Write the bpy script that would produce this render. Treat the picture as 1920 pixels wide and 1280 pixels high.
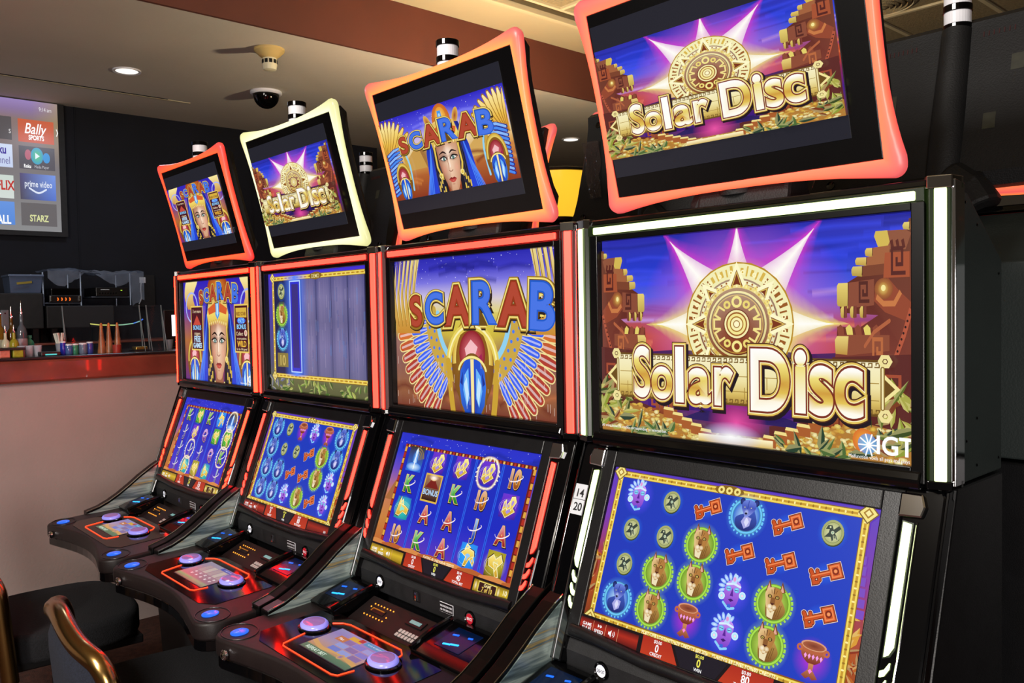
import bpy, bmesh, math, random
from mathutils import Vector, Matrix, geometry
random.seed(7)
for o in list(bpy.data.objects):
    bpy.data.objects.remove(o)
SC = bpy.context.scene
COL = SC.collection
PI = math.pi

# ---------------------------------------------------------------- camera
CAM = Vector((3.3199, -1.2449, 1.5011))
AX_R = Vector((0.67004206, 0.74208227, -0.01890853))
AX_U = Vector((-0.01382797, 0.03794516, 0.99918414))
AX_F = Vector((-0.74219433, 0.66923394, -0.03568634))
FPX = 1584.66
cam_d = bpy.data.cameras.new('camera'); cam_d.sensor_width = 36.0
cam_d.lens = FPX / 1920 * 36.0; cam_d.clip_start = 0.02
cam_o = bpy.data.objects.new('camera', cam_d); COL.objects.link(cam_o)
m = Matrix((AX_R, AX_U, -AX_F)).transposed().to_4x4(); m.translation = CAM
cam_o.matrix_world = m
SC.camera = cam_o

# ---------------------------------------------------------------- light and view
SC.view_settings.view_transform = 'Standard'
SC.view_settings.look = 'None'
SC.view_settings.exposure = 0.0
SC.view_settings.gamma = 1.0
SC.view_settings.use_curve_mapping = False
wd = bpy.data.worlds.new('world'); SC.world = wd; wd.use_nodes = True
wd.node_tree.nodes['Background'].inputs[0].default_value = (0.80, 0.86, 1.0, 1)
wd.node_tree.nodes['Background'].inputs[1].default_value = 0.075

def lamp(name, kind, loc, power, color, size=0.3, target=None, sy=None, spot=None):
    d = bpy.data.lights.new(name, kind); d.energy = power; d.color = color
    if kind == 'AREA':
        d.size = size
        if sy: d.shape = 'RECTANGLE'; d.size_y = sy
    else:
        d.shadow_soft_size = size
    if kind == 'SPOT' and spot:
        d.spot_size = spot; d.spot_blend = 0.6
    o = bpy.data.objects.new(name, d); COL.objects.link(o); o.location = loc
    if target is not None:
        o.rotation_euler = (Vector(target) - Vector(loc)).to_track_quat('-Z', 'Y').to_euler()
    return o

# soft fill added behind the photographer, for unseen machines across the aisle
lamp('aisle_fill', 'AREA', (4.3, -2.3, 1.15), 62, (1.0, 0.93, 0.88), 0.9, (0.2, -0.2, 0.9))
# overhead fill added above the aisle, without a fixture
lamp('overhead_glow', 'AREA', (2.2, -2.6, 2.85), 80, (1.0, 0.95, 0.90), 0.7, (2.0, -1.0, 0.0))
lamp('overhead_glow', 'AREA', (-1.7, 0.4, 2.84), 7.0, (0.72, 0.82, 1.0), 0.3, (-1.7, 0.4, 0.0))  # light of the recessed downlight over the bar

# unseen point light added behind the photographer to brighten the ceiling
lamp('ceiling_fill', 'POINT', (2.4, -3.0, 2.15), 125, (1.0, 0.92, 0.82), .12)
Z0 = 0.15                                            # height of the floor

# ---------------------------------------------------------------- helpers
def lin(h):
    """'#rrggbb' or (r,g,b[,a]) display colour -> linear rgba"""
    if isinstance(h, str):
        h = h.lstrip('#')
        v = [int(h[i:i+2], 16) / 255 for i in range(0, len(h), 2)]
    else:
        v = list(h)
    a = v[3] if len(v) > 3 else 1.0
    r = [(c / 12.92 if c <= 0.04045 else ((c + 0.055) / 1.055) ** 2.4) for c in v[:3]]
    return (r[0], r[1], r[2], a)

def mixc(c1, c2, t):
    a, b = lin(c1) if isinstance(c1, str) else c1, lin(c2) if isinstance(c2, str) else c2
    return tuple(x + (y - x) * t for x, y in zip(a, b))

MATS = {}
def mat(name, color='#808080', rough=0.5, metal=0.0, emit=None, es=1.0, spec=0.5, coat=0.0,
        noise=None, bump=None, alpha=None, trans=0.0, ior=1.45):
    """noise=(scale, amount) colour variation, bump=(scale, strength)"""
    if name in MATS: return MATS[name]
    m = bpy.data.materials.new(name); m.use_nodes = True
    nt = m.node_tree; b = nt.nodes['Principled BSDF']
    c = lin(color)
    b.inputs['Base Color'].default_value = c[:3] + (1,)
    b.inputs['Roughness'].default_value = rough
    b.inputs['Metallic'].default_value = metal
    b.inputs['Specular IOR Level'].default_value = spec
    b.inputs['Coat Weight'].default_value = coat
    b.inputs['Coat Roughness'].default_value = 0.05
    b.inputs['IOR'].default_value = ior
    if trans: b.inputs['Transmission Weight'].default_value = trans
    if alpha is not None: b.inputs['Alpha'].default_value = alpha
    if emit is not None:
        e = lin(emit) if isinstance(emit, str) else tuple(emit) + (1,)
        b.inputs['Emission Color'].default_value = e[:3] + (1,)
        b.inputs['Emission Strength'].default_value = es
    if noise or bump:
        tc = nt.nodes.new('ShaderNodeTexCoord')
        if noise:
            n = nt.nodes.new('ShaderNodeTexNoise'); n.inputs['Scale'].default_value = noise[0]
            n.inputs['Detail'].default_value = 5
            nt.links.new(tc.outputs['Object'], n.inputs['Vector'])
            r = nt.nodes.new('ShaderNodeValToRGB')
            r.color_ramp.elements[0].color = tuple(max(0, v * (1 - noise[1])) for v in c[:3]) + (1,)
            r.color_ramp.elements[1].color = tuple(min(1, v * (1 + noise[1])) for v in c[:3]) + (1,)
            r.color_ramp.elements[0].position = 0.3; r.color_ramp.elements[1].position = 0.7
            nt.links.new(n.outputs['Fac'], r.inputs['Fac'])
            nt.links.new(r.outputs['Color'], b.inputs['Base Color'])
        if bump:
            n2 = nt.nodes.new('ShaderNodeTexNoise'); n2.inputs['Scale'].default_value = bump[0]
            n2.inputs['Detail'].default_value = 3
            nt.links.new(tc.outputs['Object'], n2.inputs['Vector'])
            bp_ = nt.nodes.new('ShaderNodeBump'); bp_.inputs['Strength'].default_value = bump[1]
            bp_.inputs['Distance'].default_value = 0.01
            nt.links.new(n2.outputs['Fac'], bp_.inputs['Height'])
            nt.links.new(bp_.outputs['Normal'], b.inputs['Normal'])
    MATS[name] = m
    return m

def art_material():
    """a lit display: the picture's colours come from the mesh's colour attribute"""
    m = bpy.data.materials.new('display_picture'); m.use_nodes = True
    nt = m.node_tree; b = nt.nodes['Principled BSDF']; out = nt.nodes['Material Output']
    at = nt.nodes.new('ShaderNodeVertexColor'); at.layer_name = 'col'
    b.inputs['Base Color'].default_value = (0.004, 0.004, 0.005, 1)
    b.inputs['Roughness'].default_value = 0.22
    b.inputs['Specular IOR Level'].default_value = 0.25
    b.inputs['Emission Strength'].default_value = 1.0
    nt.links.new(at.outputs['Color'], b.inputs['Emission Color'])
    tr = nt.nodes.new('ShaderNodeBsdfTransparent'); mx = nt.nodes.new('ShaderNodeMixShader')
    nt.links.new(at.outputs['Alpha'], mx.inputs[0])
    nt.links.new(tr.outputs[0], mx.inputs[1]); nt.links.new(b.outputs[0], mx.inputs[2])
    nt.links.new(mx.outputs[0], out.inputs['Surface'])
    return m
M_ART = art_material()

def glow_material(name, strength):
    """frosted acrylic lit from inside; colours vary towards the corners of the ring"""
    m = bpy.data.materials.new(name); m.use_nodes = True
    nt = m.node_tree; b = nt.nodes['Principled BSDF']
    at = nt.nodes.new('ShaderNodeVertexColor'); at.layer_name = 'col'
    b.inputs['Base Color'].default_value = (0.08, 0.08, 0.08, 1); b.inputs['Roughness'].default_value = 0.35
    b.inputs['Emission Strength'].default_value = strength
    nt.links.new(at.outputs['Color'], b.inputs['Emission Color'])
    return m

class MB:
    """collects shapes into one mesh"""
    def __init__(s): s.v = []; s.f = []; s.c = []
    def add(s, vs, fs):
        k = len(s.v); s.v += [tuple(v) for v in vs]; s.f += [tuple(i + k for i in f) for f in fs]; return s
    def box(s, x0, x1, y0, y1, z0, z1, M=None):
        vs = [Vector((x, y, z)) for x in (x0, x1) for y in (y0, y1) for z in (z0, z1)]
        if M is not None: vs = [M @ v for v in vs]
        return s.add(vs, [(0,1,3,2),(4,6,7,5),(0,4,5,1),(2,3,7,6),(0,2,6,4),(1,5,7,3)])
    def prism(s, prof, x0, x1):
        """prof: list of (y,z); extruded along x"""
        n = len(prof)
        vs = [(x0, y, z) for y, z in prof] + [(x1, y, z) for y, z in prof]
        fs = [tuple(range(n)), tuple(range(2*n-1, n-1, -1))]
        fs += [(i, i+n, (i+1) % n + n, (i+1) % n) for i in range(n)]
        return s.add(vs, fs)
    def plate(s, outl, z0, z1, M=None, n_up=None):
        """outl: list of (x,y) extruded along z"""
        n = len(outl)
        vs = [Vector((x, y, z0)) for x, y in outl] + [Vector((x, y, z1)) for x, y in outl]
        if M is not None: vs = [M @ v for v in vs]
        fs = [tuple(range(n-1, -1, -1)), tuple(range(n, 2*n))]
        fs += [(i, (i+1) % n, (i+1) % n + n, i+n) for i in range(n)]
        return s.add(vs, fs)
    def tube(s, pts, r, n=10, closed=False, rz=None, cap=True):
        """round tube along pts; r a number or list"""
        pts = [Vector(p) for p in pts]; k = len(pts); vs = []; up = None
        for i, p in enumerate(pts):
            a = pts[i-1] if (i > 0 or closed) else p
            b = pts[(i+1) % k] if (i < k-1 or closed) else p
            t = (b - a).normalized()
            if up is None:
                up = Vector((0, 0, 1)) if abs(t.z) < 0.9 else Vector((1, 0, 0))
            x = up.cross(t)
            if x.length < 1e-6: x = Vector((1, 0, 0)).cross(t)
            x.normalize(); y = t.cross(x).normalized(); up = y
            rr = r[i] if isinstance(r, (list, tuple)) else r
            for j in range(n):
                a2 = 2 * PI * j / n
                vs.append(p + x * math.cos(a2) * rr + y * math.sin(a2) * (rr if rz is None else rz))
        fs = []
        for i in range(k if closed else k-1):
            for j in range(n):
                a = i*n + j; b = i*n + (j+1) % n; c = ((i+1) % k)*n + (j+1) % n; d = ((i+1) % k)*n + j
                fs.append((a, b, c, d))
        if not closed and cap:
            fs.append(tuple(range(n-1, -1, -1))); fs.append(tuple(range((k-1)*n, k*n)))
        return s.add(vs, fs)
    def lathe(s, prof, c=(0,0,0), n=20, M=None, cap=True):
        """prof: list of (radius, height) turned about z through c"""
        vs = []; k = len(prof)
        for r, z in prof:
            for j in range(n):
                a = 2*PI*j/n; vs.append(Vector((r*math.cos(a), r*math.sin(a), z)))
        vs = [(M @ v if M is not None else v) + Vector(c) for v in vs]
        fs = []
        for i in range(k-1):
            for j in range(n):
                fs.append((i*n+j, i*n+(j+1) % n, (i+1)*n+(j+1) % n, (i+1)*n+j))
        if cap:
            fs.append(tuple(range(n-1, -1, -1))); fs.append(tuple(range((k-1)*n, k*n)))
        return s.add(vs, fs)
    def mesh(s, name, bevel=0.0, smooth=False, seg=2, angle=35):
        me = bpy.data.meshes.new(name); me.from_pydata(s.v, [], s.f)
        bm = bmesh.new(); bm.from_mesh(me)
        bmesh.ops.recalc_face_normals(bm, faces=bm.faces)
        if bevel:
            es = [e for e in bm.edges if len(e.link_faces) == 2 and e.calc_face_angle(0) > math.radians(angle)]
            bmesh.ops.bevel(bm, geom=es, offset=bevel, segments=seg, profile=0.5, affect='EDGES', clamp_overlap=True)
        bm.to_mesh(me); bm.free()
        if smooth:
            for p in me.polygons: p.use_smooth = True
            me.set_sharp_from_angle(angle=math.radians(40)) if hasattr(me, 'set_sharp_from_angle') else None
        return me
    def build(s, name, material, parent=None, bevel=0.0, smooth=False, loc=None, rot=None, seg=2):
        return put(name, s.mesh(name, bevel, smooth, seg), material, parent, loc, rot)

def put(name, me, material=None, parent=None, loc=None, rot=None, scale=None):
    """link a mesh as an object (mesh data may be shared)"""
    o = bpy.data.objects.new(name, me); COL.objects.link(o)
    if material is not None:
        if len(me.materials) == 0: me.materials.append(material)
        if me.materials[0] != material:
            o.material_slots[0].link = 'OBJECT'; o.material_slots[0].material = material
    if parent is not None: o.parent = parent
    if loc is not None: o.location = loc
    if rot is not None: o.rotation_euler = rot
    if scale is not None: o.scale = scale
    return o
def thing(name, label, cat, loc=(0,0,0), rotz=0.0, group=None):
    o = bpy.data.objects.new(name, None); COL.objects.link(o); o.empty_display_size = 0.1
    o.location = loc; o.rotation_euler = (0, 0, rotz)
    return tag(o, label, cat, group)
def tag(o, label, cat=None, group=None, kind=None):
    o['label'] = label
    if cat: o['category'] = cat
    if group: o['group'] = group
    if kind: o['kind'] = kind
    return o
def ground(t):
    """put a thing's origin on the floor without moving its parts"""
    t.location.z = Z0
    for ch in t.children: ch.location.z -= Z0
    return t
def at(px, py, axis, val):
    """the point of the place that lies on the plane <axis>=val along a sight line of the photograph"""
    d = AX_F * FPX + AX_R * (px - 960) + AX_U * (640 - py)
    return CAM + d * ((val - CAM[axis]) / d[axis])
# ---------------------------------------------------------------- pictures shown on the displays
GLY = {}
def glyphs(s, off=0.0):
    """flat mesh of a line of text, height of a capital about 0.73, centred"""
    k = (s, off)
    if k in GLY: return GLY[k]
    cu = bpy.data.curves.new('t', 'FONT'); cu.body = s; cu.size = 1.0; cu.offset = off
    cu.resolution_u = 8 if len(s) < 3 else 4 if len(s) < 10 else 2; cu.fill_mode = 'FRONT'
    ob = bpy.data.objects.new('t', cu); COL.objects.link(ob)
    dg = bpy.context.evaluated_depsgraph_get()
    me = bpy.data.meshes.new_from_object(ob.evaluated_get(dg))
    me.calc_loop_triangles()
    vs = [(v.co.x, v.co.y) for v in me.vertices]; ts = [tuple(t.vertices) for t in me.loop_triangles]
    bpy.data.objects.remove(ob); bpy.data.curves.remove(cu); bpy.data.meshes.remove(me)
    if not vs: vs = [(0, 0)]
    x0 = min(v[0] for v in vs); x1 = max(v[0] for v in vs)
    vs = [(v[0] - (x0 + x1) / 2, v[1] - 0.36) for v in vs]
    GLY[k] = (vs, ts, x1 - x0); return GLY[k]

class Art:
    """flat layered picture; x 0..A, y 0..1; colours are display colours"""
    def __init__(s, A=1.636): s.A = A; s.v = []; s.c = []; s.f = []; s.L = 0; s.tf = None; s.clip = (0, 0, A, 1)
    def col(s, c, x, y):
        if callable(c): c = c(x, y)
        if isinstance(c, tuple) and len(c) == 2: q = lin(c[0]); return (q[0], q[1], q[2], c[1])
        return lin(c) if isinstance(c, str) else c
    def tris(s, pts, cols, ts, layer=None):
        if layer is None: s.L += 1; layer = s.L
        if s.tf: pts = [s.tf(x, y) for x, y in pts]
        x0, y0, x1, y1 = s.clip
        ins = [x0 <= x <= x1 and y0 <= y <= y1 for x, y in pts]
        k = len(s.v); idx = {}
        def gv(i):
            if i not in idx:
                idx[i] = len(s.v); s.v.append((pts[i][0], pts[i][1], layer)); s.c.append(cols[i])
            return idx[i]
        for t in ts:
            if all(ins[i] for i in t): s.f.append(tuple(gv(i) for i in t)); continue
            P = [(pts[i][0], pts[i][1]) + tuple(cols[i]) for i in t]
            for ax, lim, sg in ((0, x0, 1), (0, x1, -1), (1, y0, 1), (1, y1, -1)):
                Q = []
                for j in range(len(P)):
                    a, b = P[j-1], P[j]; da = (a[ax]-lim)*sg; db = (b[ax]-lim)*sg
                    if (da >= 0) != (db >= 0):
                        w = da / (da - db); Q.append(tuple(u + (v - u) * w for u, v in zip(a, b)))
                    if db >= 0: Q.append(b)
                P = Q
                if len(P) < 3: break
            if len(P) >= 3:
                b0 = len(s.v)
                for q in P: s.v.append((q[0], q[1], layer)); s.c.append(tuple(q[2:]))
                s.f.append(tuple(range(b0, b0 + len(P))))
    def poly(s, pts, c, layer=None):
        ts = geometry.tessellate_polygon([[Vector((x, y, 0)) for x, y in pts]])
        s.tris(pts, [s.col(c, x, y) for x, y in pts], ts, layer)
    def grad(s, x0, y0, x1, y1, stops, layer=None):
        """vertical gradient, stops (t, colour) bottom to top"""
        pts = []; cols = []; ts = []
        for i, (t, c) in enumerate(stops):
            y = y0 + (y1 - y0) * t
            pts += [(x0, y), (x1, y)]; cols += [s.col(c, x0, y), s.col(c, x1, y)]
            if i: k = 2*i; ts += [(k-2, k-1, k+1), (k-2, k+1, k)]
        s.tris(pts, cols, ts, layer)
    def rect(s, x0, y0, x1, y1, c, layer=None): s.poly([(x0, y0), (x1, y0), (x1, y1), (x0, y1)], c, layer)
    def ell(s, cx, cy, rx, ry=None, c='#ffffff', c2=None, n=24, rot=0.0, layer=None):
        ry = rx if ry is None else ry; co, si = math.cos(rot), math.sin(rot)
        pts = [(cx, cy)]
        for i in range(n):
            a = 2*PI*i/n; u, v = rx*math.cos(a), ry*math.sin(a); pts.append((cx+u*co-v*si, cy+u*si+v*co))
        c2 = c if c2 is None else c2
        cols = [s.col(c, cx, cy)] + [s.col(c2, *p) for p in pts[1:]]
        s.tris(pts, cols, [(0, i+1, (i+1) % n + 1) for i in range(n)], layer)
    def ring(s, cx, cy, r0, r1, c, c2=None, n=40, ky=1.0, a0=0.0, a1=2*PI, layer=None):
        pts = []; cols = []; ts = []
        c2 = c if c2 is None else c2
        for i in range(n+1):
            a = a0 + (a1-a0)*i/n
            for r, cc in ((r0, c), (r1, c2)):
                p = (cx + r*math.cos(a), cy + r*math.sin(a)*ky); pts.append(p); cols.append(s.col(cc, *p))
            if i: k = 2*i; ts += [(k-2, k-1, k+1), (k-2, k+1, k)]
        s.tris(pts, cols, ts, layer)
    def line(s, pts, w, c, closed=False, cap=True, soft=None, layer=None):
        """ribbon; w number or list of widths; soft: edge colour of a soft-edged ribbon"""
        n = len(pts); P = []; C = []; T = []
        ws = w if isinstance(w, (list, tuple)) else [w]*n
        for i in range(n):
            a = pts[i-1] if (i > 0 or closed) else pts[i]; b = pts[(i+1) % n] if (i < n-1 or closed) else pts[i]
            def nrm(p, q):
                dx, dy = q[0]-p[0], q[1]-p[1]; l = math.hypot(dx, dy) or 1e-9; return (-dy/l, dx/l)
            n1 = nrm(a, pts[i]) if a != pts[i] else nrm(pts[i], b); n2 = nrm(pts[i], b) if b != pts[i] else n1
            mx, my = n1[0]+n2[0], n1[1]+n2[1]; l = math.hypot(mx, my) or 1e-9; mx /= l; my /= l
            k = 1 / max(0.45, mx*n1[0]+my*n1[1]); h = ws[i]/2*k
            x, y = pts[i]
            P += [(x+mx*h, y+my*h), (x, y), (x-mx*h, y-my*h)]
            e = soft if soft is not None else c
            C += [s.col(e, *P[-3]), s.col(c, x, y), s.col(e, *P[-1])]
        for i in range(n if closed else n-1):
            a = 3*i; b = 3*((i+1) % n)
            T += [(a, a+1, b+1), (a, b+1, b), (a+1, a+2, b+2), (a+1, b+2, b+1)]
        if layer is None: s.L += 1; layer = s.L
        s.tris(P, C, T, layer)
        if cap and not closed and soft is None:
            for p, ww in ((pts[0], ws[0]), (pts[-1], ws[-1])):
                if ww > 0.004: s.ell(p[0], p[1], ww/2, None, c, n=10, layer=layer)
    def text(s, t, x, y, size, c, off=0.0, sx=1.0, rot=0.0, shear=0.0, align='c', layer=None, warp=None):
        vs, ts, w = glyphs(t, off)
        co, si = math.cos(rot), math.sin(rot); dx = {'c': 0, 'l': w/2, 'r': -w/2}[align]
        pts = []
        for u, v in vs:
            u = (u+dx)*size*sx + v*size*shear; v = v*size
            if warp: u, v = warp(u, v)
            pts.append((x+u*co-v*si, y+u*si+v*co))
        s.tris(pts, [s.col(c, *p) for p in pts], ts, layer)
    def fancy(s, t, x, y, size, layers, **kw):
        """layers: (offset, colour, dx, dy)"""
        for off, c, dx, dy in layers: s.text(t, x+dx*size, y+dy*size, size, c, off=off, **kw)
    def same(s, fns):
        """draw neighbours that do not overlap from the same layer up"""
        b = s.L; mxl = b
        for fn in fns: s.L = b; fn(); mxl = max(mxl, s.L)
        s.L = mxl
    def mesh(s, name, dz=3e-5):
        me = bpy.data.meshes.new(name)
        me.from_pydata([(x, y, l*dz) for x, y, l in s.v], [], s.f)
        ca = me.color_attributes.new('col', 'FLOAT_COLOR', 'POINT')
        ca.data.foreach_set('color', [q for c in s.c for q in c])
        me.materials.append(M_ART)
        return me

def arc(cx, cy, r, a0, a1, n=10, ky=1.0):
    return [(cx + r*math.cos(a0+(a1-a0)*i/n), cy + r*ky*math.sin(a0+(a1-a0)*i/n)) for i in range(n+1)]
def curve(pts, n=6):
    """smooth curve through pts"""
    out = []
    for i in range(len(pts)-1):
        p0 = pts[max(0, i-1)]; p1 = pts[i]; p2 = pts[i+1]; p3 = pts[min(len(pts)-1, i+2)]
        for j in range(n):
            t = j/n; t2 = t*t; t3 = t2*t
            out.append(tuple(0.5*((2*p1[k]) + (-p0[k]+p2[k])*t + (2*p0[k]-5*p1[k]+4*p2[k]-p3[k])*t2 + (-p0[k]+3*p1[k]-3*p2[k]+p3[k])*t3) for k in range(len(p1))))
    out.append(tuple(pts[-1])); return out
def vgrad(stops, y0, y1):
    """colour by height between y0 and y1; stops (t, colour)"""
    st = [(t, lin(c) if isinstance(c, str) else c) for t, c in stops]
    def f(x, y):
        t = (y-y0)/(y1-y0)
        for (a, ca), (b, cb) in zip(st, st[1:]):
            if t <= b: return tuple(u+(v-u)*max(0, min(1, (t-a)/(b-a+1e-9))) for u, v in zip(ca, cb))
        return st[-1][1]
    return f
def fade(c, a): q = lin(c); return (q[0], q[1], q[2], a)
def greek(a, x, y, s, w, c, flip=1):
    a.line([(x, y), (x+s*flip, y), (x+s*flip, y+s), (x+.25*s*flip, y+s), (x+.25*s*flip, y+.35*s), (x+.65*s*flip, y+.35*s), (x+.65*s*flip, y+.65*s)], w, c, cap=False)
def leaf(a, x, y, ln, wd, ang, c, c2):
    co, si = math.cos(ang), math.sin(ang)
    def T(u, v): return (x+u*co-v*si, y+u*si+v*co)
    a.poly([T(0, 0), T(ln*.3, wd*.5), T(ln*.65, wd*.42), T(ln, 0), T(ln*.65, -wd*.42), T(ln*.3, -wd*.5)], c)
    a.poly([T(0, 0), T(ln*.3, wd*.5), T(ln*.65, wd*.42), T(ln, 0)], c2)

def sun_disc(a, x, y, r):
    a.ell(x, y, r*1.13, None, '#f6f3a0', fade('#f0e23c', 0.0), n=48)
    a.ell(x, y, r*1.03, None, '#b98a1e'); a.ell(x, y, r, None, '#efe6a0', '#f3eeb6', n=48)
    rnd = random.Random(3)
    for k in range(56):                                    # relief of small glyphs on the rim
        t = 2*PI*k/56; r0 = r*(.80+.02*(k % 2)); r1 = r*(.93 if k % 3 else .97)
        dark = math.sin(t) < -.2 or abs(math.cos(t)) > .55
        a.line([(x+r0*math.cos(t), y+r0*math.sin(t)), (x+r1*math.cos(t), y+r1*math.sin(t))], r*(.055 if k % 2 else .03), '#9a5a22' if dark else '#d8b44c', cap=False, layer=a.L+1)
    a.L += 1
    for k in range(24):
        t = 2*PI*(k+.5)/24; a.ring(x+r*.86*math.cos(t), y+r*.86*math.sin(t), r*.018, r*.04, '#fff7c0', n=8, layer=a.L+1)
    a.L += 1
    for rr, c in ((.76, '#7c2f1c'), (.73, '#f7f2bd'), (.68, '#8d3d1e'), (.665, '#e8d06a'), (.60, '#8d431d'), (.55, '#f4e79a'), (.515, '#6e2a17'), (.49, '#d9a93e'), (.475, '#8a3a1c')):
        a.ell(x, y, r*rr, None, c, vgrad([(0, mixc(c, '#6a3010', .25)), (1, mixc(c, '#fffbd8', .25))], y-r*rr, y+r*rr), n=44)
    for k in range(44):
        t = 2*PI*k/44; a.ell(x+r*.705*math.cos(t), y+r*.705*math.sin(t), r*.02, None, '#a8662c', n=6, layer=a.L+1)
        a.ell(x+r*.63*math.cos(t), y+r*.63*math.sin(t), r*.022, None, '#fbf3b4' if k % 2 else '#d8b048', n=6, layer=a.L+1)
    a.L += 1
    for k in range(8):                                     # eight darts
        t = PI/2 + k*PI/4; big = k % 2 == 0
        w = .15 if big else .12; ri = .62 if big else .66; ro = 1.0 if big else .94
        def T(u, v): return (x+r*(u*math.cos(t)-v*math.sin(t)), y+r*(u*math.sin(t)+v*math.cos(t)))
        a.poly([T(ri, -w), T(ri+.04, 0), T(ri, w), T(ro, 0)], '#7a3416')
        a.line([T(ri, -w), T(ro-.03, 0), T(ri, w)], r*.06, '#fdf8c8', cap=False); a.line([T(ri+.02, -w*.55), T(ro-.14, 0), T(ri+.02, w*.55)], r*.02, '#d8b85a', cap=False)
        for sg in (-1, 1): a.ring(*T(ri-.01, sg*(w+.03)), r*.015, r*.04, '#f3df7e', n=10, layer=a.L+1)
        a.L += 1
    for k in range(12):
        t = PI/2 + k*PI/6; xx, yy = x+r*.37*math.cos(t), y+r*.37*math.sin(t)
        if k in (0, 6): a.ring(xx, yy, r*.055, r*.1, '#f5e78e', n=14)
        elif k in (1, 5, 7, 11): a.ring(xx, yy, r*.03, r*.07, '#ecd774', n=12)
        else:
            def T(u, v): return (xx+r*(u*math.cos(t)-v*math.sin(t)), yy+r*(u*math.sin(t)+v*math.cos(t)))
            a.line([T(-.06, -.08), T(.07, -.08), T(.07, .08), T(-.06, .08)], r*.035, '#f2e08a', cap=False)
    for rr, c in ((.25, '#6a2615'), (.235, '#f6ecac'), (.20, '#9c5a20'), (.175, '#f3e691'), (.13, '#a9701f'), (.11, '#f8efb0'), (.065, '#9c6420'), (.05, '#fdf6c6')):
        a.ell(x, y, r*rr, None, c, n=28)

def stone_head(a, T):
    """profile of carved stone blocks with open jaws; T maps local (0..1,0..1) to the picture"""
    old = a.tf; a.tf = (lambda x, y: T(x, y)) if old is None else (lambda x, y: old(*T(x, y)))
    a.poly([(0, 1.0), (.06, 1.0), (.1, .9), (.42, .86), (.5, .74), (.72, .62), (.98, .54), (.96, .36), (.45, .34), (.7, .25), (1.0, .26), (1.02, .1), (1.04, 0), (0, 0)], vgrad([(0, '#7c3a2c'), (.5, '#5a2018'), (1, '#6a3a26')], 0, 1))
    R = random.Random(5)
    def block(x0, y0, x1, y1, c1='#a1603a', face='#d8b450', fw=.3, lean=.01):
        a.poly([(x0, y0), (x1-fw*(x1-x0), y0-lean), (x1-fw*(x1-x0), y1), (x0, y1+lean)], c1)
        xm = x1-fw*(x1-x0)
        a.poly([(xm, y0-lean), (x1-.01, y0), (x1, y0+.02), (x1, y1-.02), (x1-.02, y1), (xm, y1)], vgrad([(0, mixc(face, '#7a5a18', .4)), (1, mixc(face, '#fff2a0', .25))], y0, y1))
        a.line([(xm, y0), (xm-.01, y1)], .008, '#4a2414', cap=False)
    block(.0, .93, .14, .975, '#8a5a34', '#d9c25c', .6)
    a.poly([(.03, .9), (.1, .925), (.6*.8, .93), (.62*.8, .9), (.55*.8, .82), (.42, .8), (.1, .79)], '#8d5238')
    a.poly([(.33, .93), (.48, .93), (.5, .895), (.45, .82), (.34, .8), (.30, .85)], '#d2b652')
    for k in range(3): a.line([(.14+.07*k, .86), (.12+.07*k, .8)], .035, '#5b241a', cap=False)
    block(.3, .76, .62, .815); block(.33, .70, .75, .752, fw=.35); block(.36, .625, .80, .69, '#7a4028', '#cdb050', .32)
    a.poly([(.05, .6), (.05, .775), (.36, .775), (.38, .6)], '#a5502f')
    greek(a, .1, .63, .17, .028, '#55201a')
    a.poly([(.02, .42), (.2, .52), (.32, .6), (.48, .56), (.5, .44), (.36, .36), (.1, .3)], '#93452c')
    a.ell(.375, .525, .12, .075, '#c98a42', '#8c4a28'); a.ell(.38, .525, .07, .048, '#e7c766', '#a86a30'); a.ell(.38, .53, .03, .022, '#f5e79a')
    a.line([(.16, .5), (.24, .42), (.38, .42), (.47, .47)], .04, '#c77843', cap=False)
    block(.5, .41, 1.0, .575, '#8a4a34', '#dcc05a', .3, .02); greek(a, .56, .44, .13, .025, '#54241c')
    for k in range(3): block(.6+.13*k, .325, .69+.13*k, .405, '#7c3c30', '#d8b64e', .5, .005)
    for k in range(5): a.poly([(.42+.12*k, .2), (.50+.12*k, .2), (.52+.12*k, .25), (.47+.12*k, .275), (.43+.12*k, .25)], '#e2cf68' if k % 2 else '#8a4530')
    a.poly([(.3, .2), (.98, .2), (1.03, .16), (1.02, .06), (.85, .05), (.3, .09)], '#8c4a32')
    a.poly([(.84, .19), (1.0, .19), (1.03, .16), (1.02, .06), (.86, .055)], vgrad([(0, '#b98a3a'), (1, '#e9d47c')], .05, .2))
    a.line([(.03, .38), (.12, .2), (.24, .02)], .05, '#b2553a', cap=False)
    for k in range(8): a.ell(.05+.025*k, .34-.042*k, .014, .01, '#2c1414', n=6, layer=a.L+1)
    a.L += 1
    greek(a, .36, .02, .15, .028, '#b8683c'); a.line([(.3, .3), (.5, .22), (.62, .12)], .03, '#b0603c')
    a.tf = old

def foliage(a, x0, y0, x1, y1, n, seed, pal):
    R = random.Random(seed)
    for k in range(n):
        x = R.uniform(x0, x1); y = R.uniform(y0, y1); c = R.choice(pal)
        leaf(a, x, y, R.uniform(.05, .13), R.uniform(.018, .04), R.uniform(-.4, 3.5), c, mixc(c, '#f2e69a', .3))
def coins(a, x0, x1, top, n, seed):
    R = random.Random(seed); b = a.L
    for k in range(n):
        x = R.uniform(x0, x1); t = top(x); y = t*(1-R.random()**1.3) if t > 0 else 0
        c = R.choice(['#f3dd78', '#e9c24e', '#fff3b0', '#c98a34', '#dda94a', '#f8e896'])
        a.ell(x, y, R.uniform(.011, .02), R.uniform(.006, .011), c, mixc(c, '#7a4a14', .45), n=8, rot=R.uniform(-.4, .4), layer=b+1+k % 9)
    a.L = b+10

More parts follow.
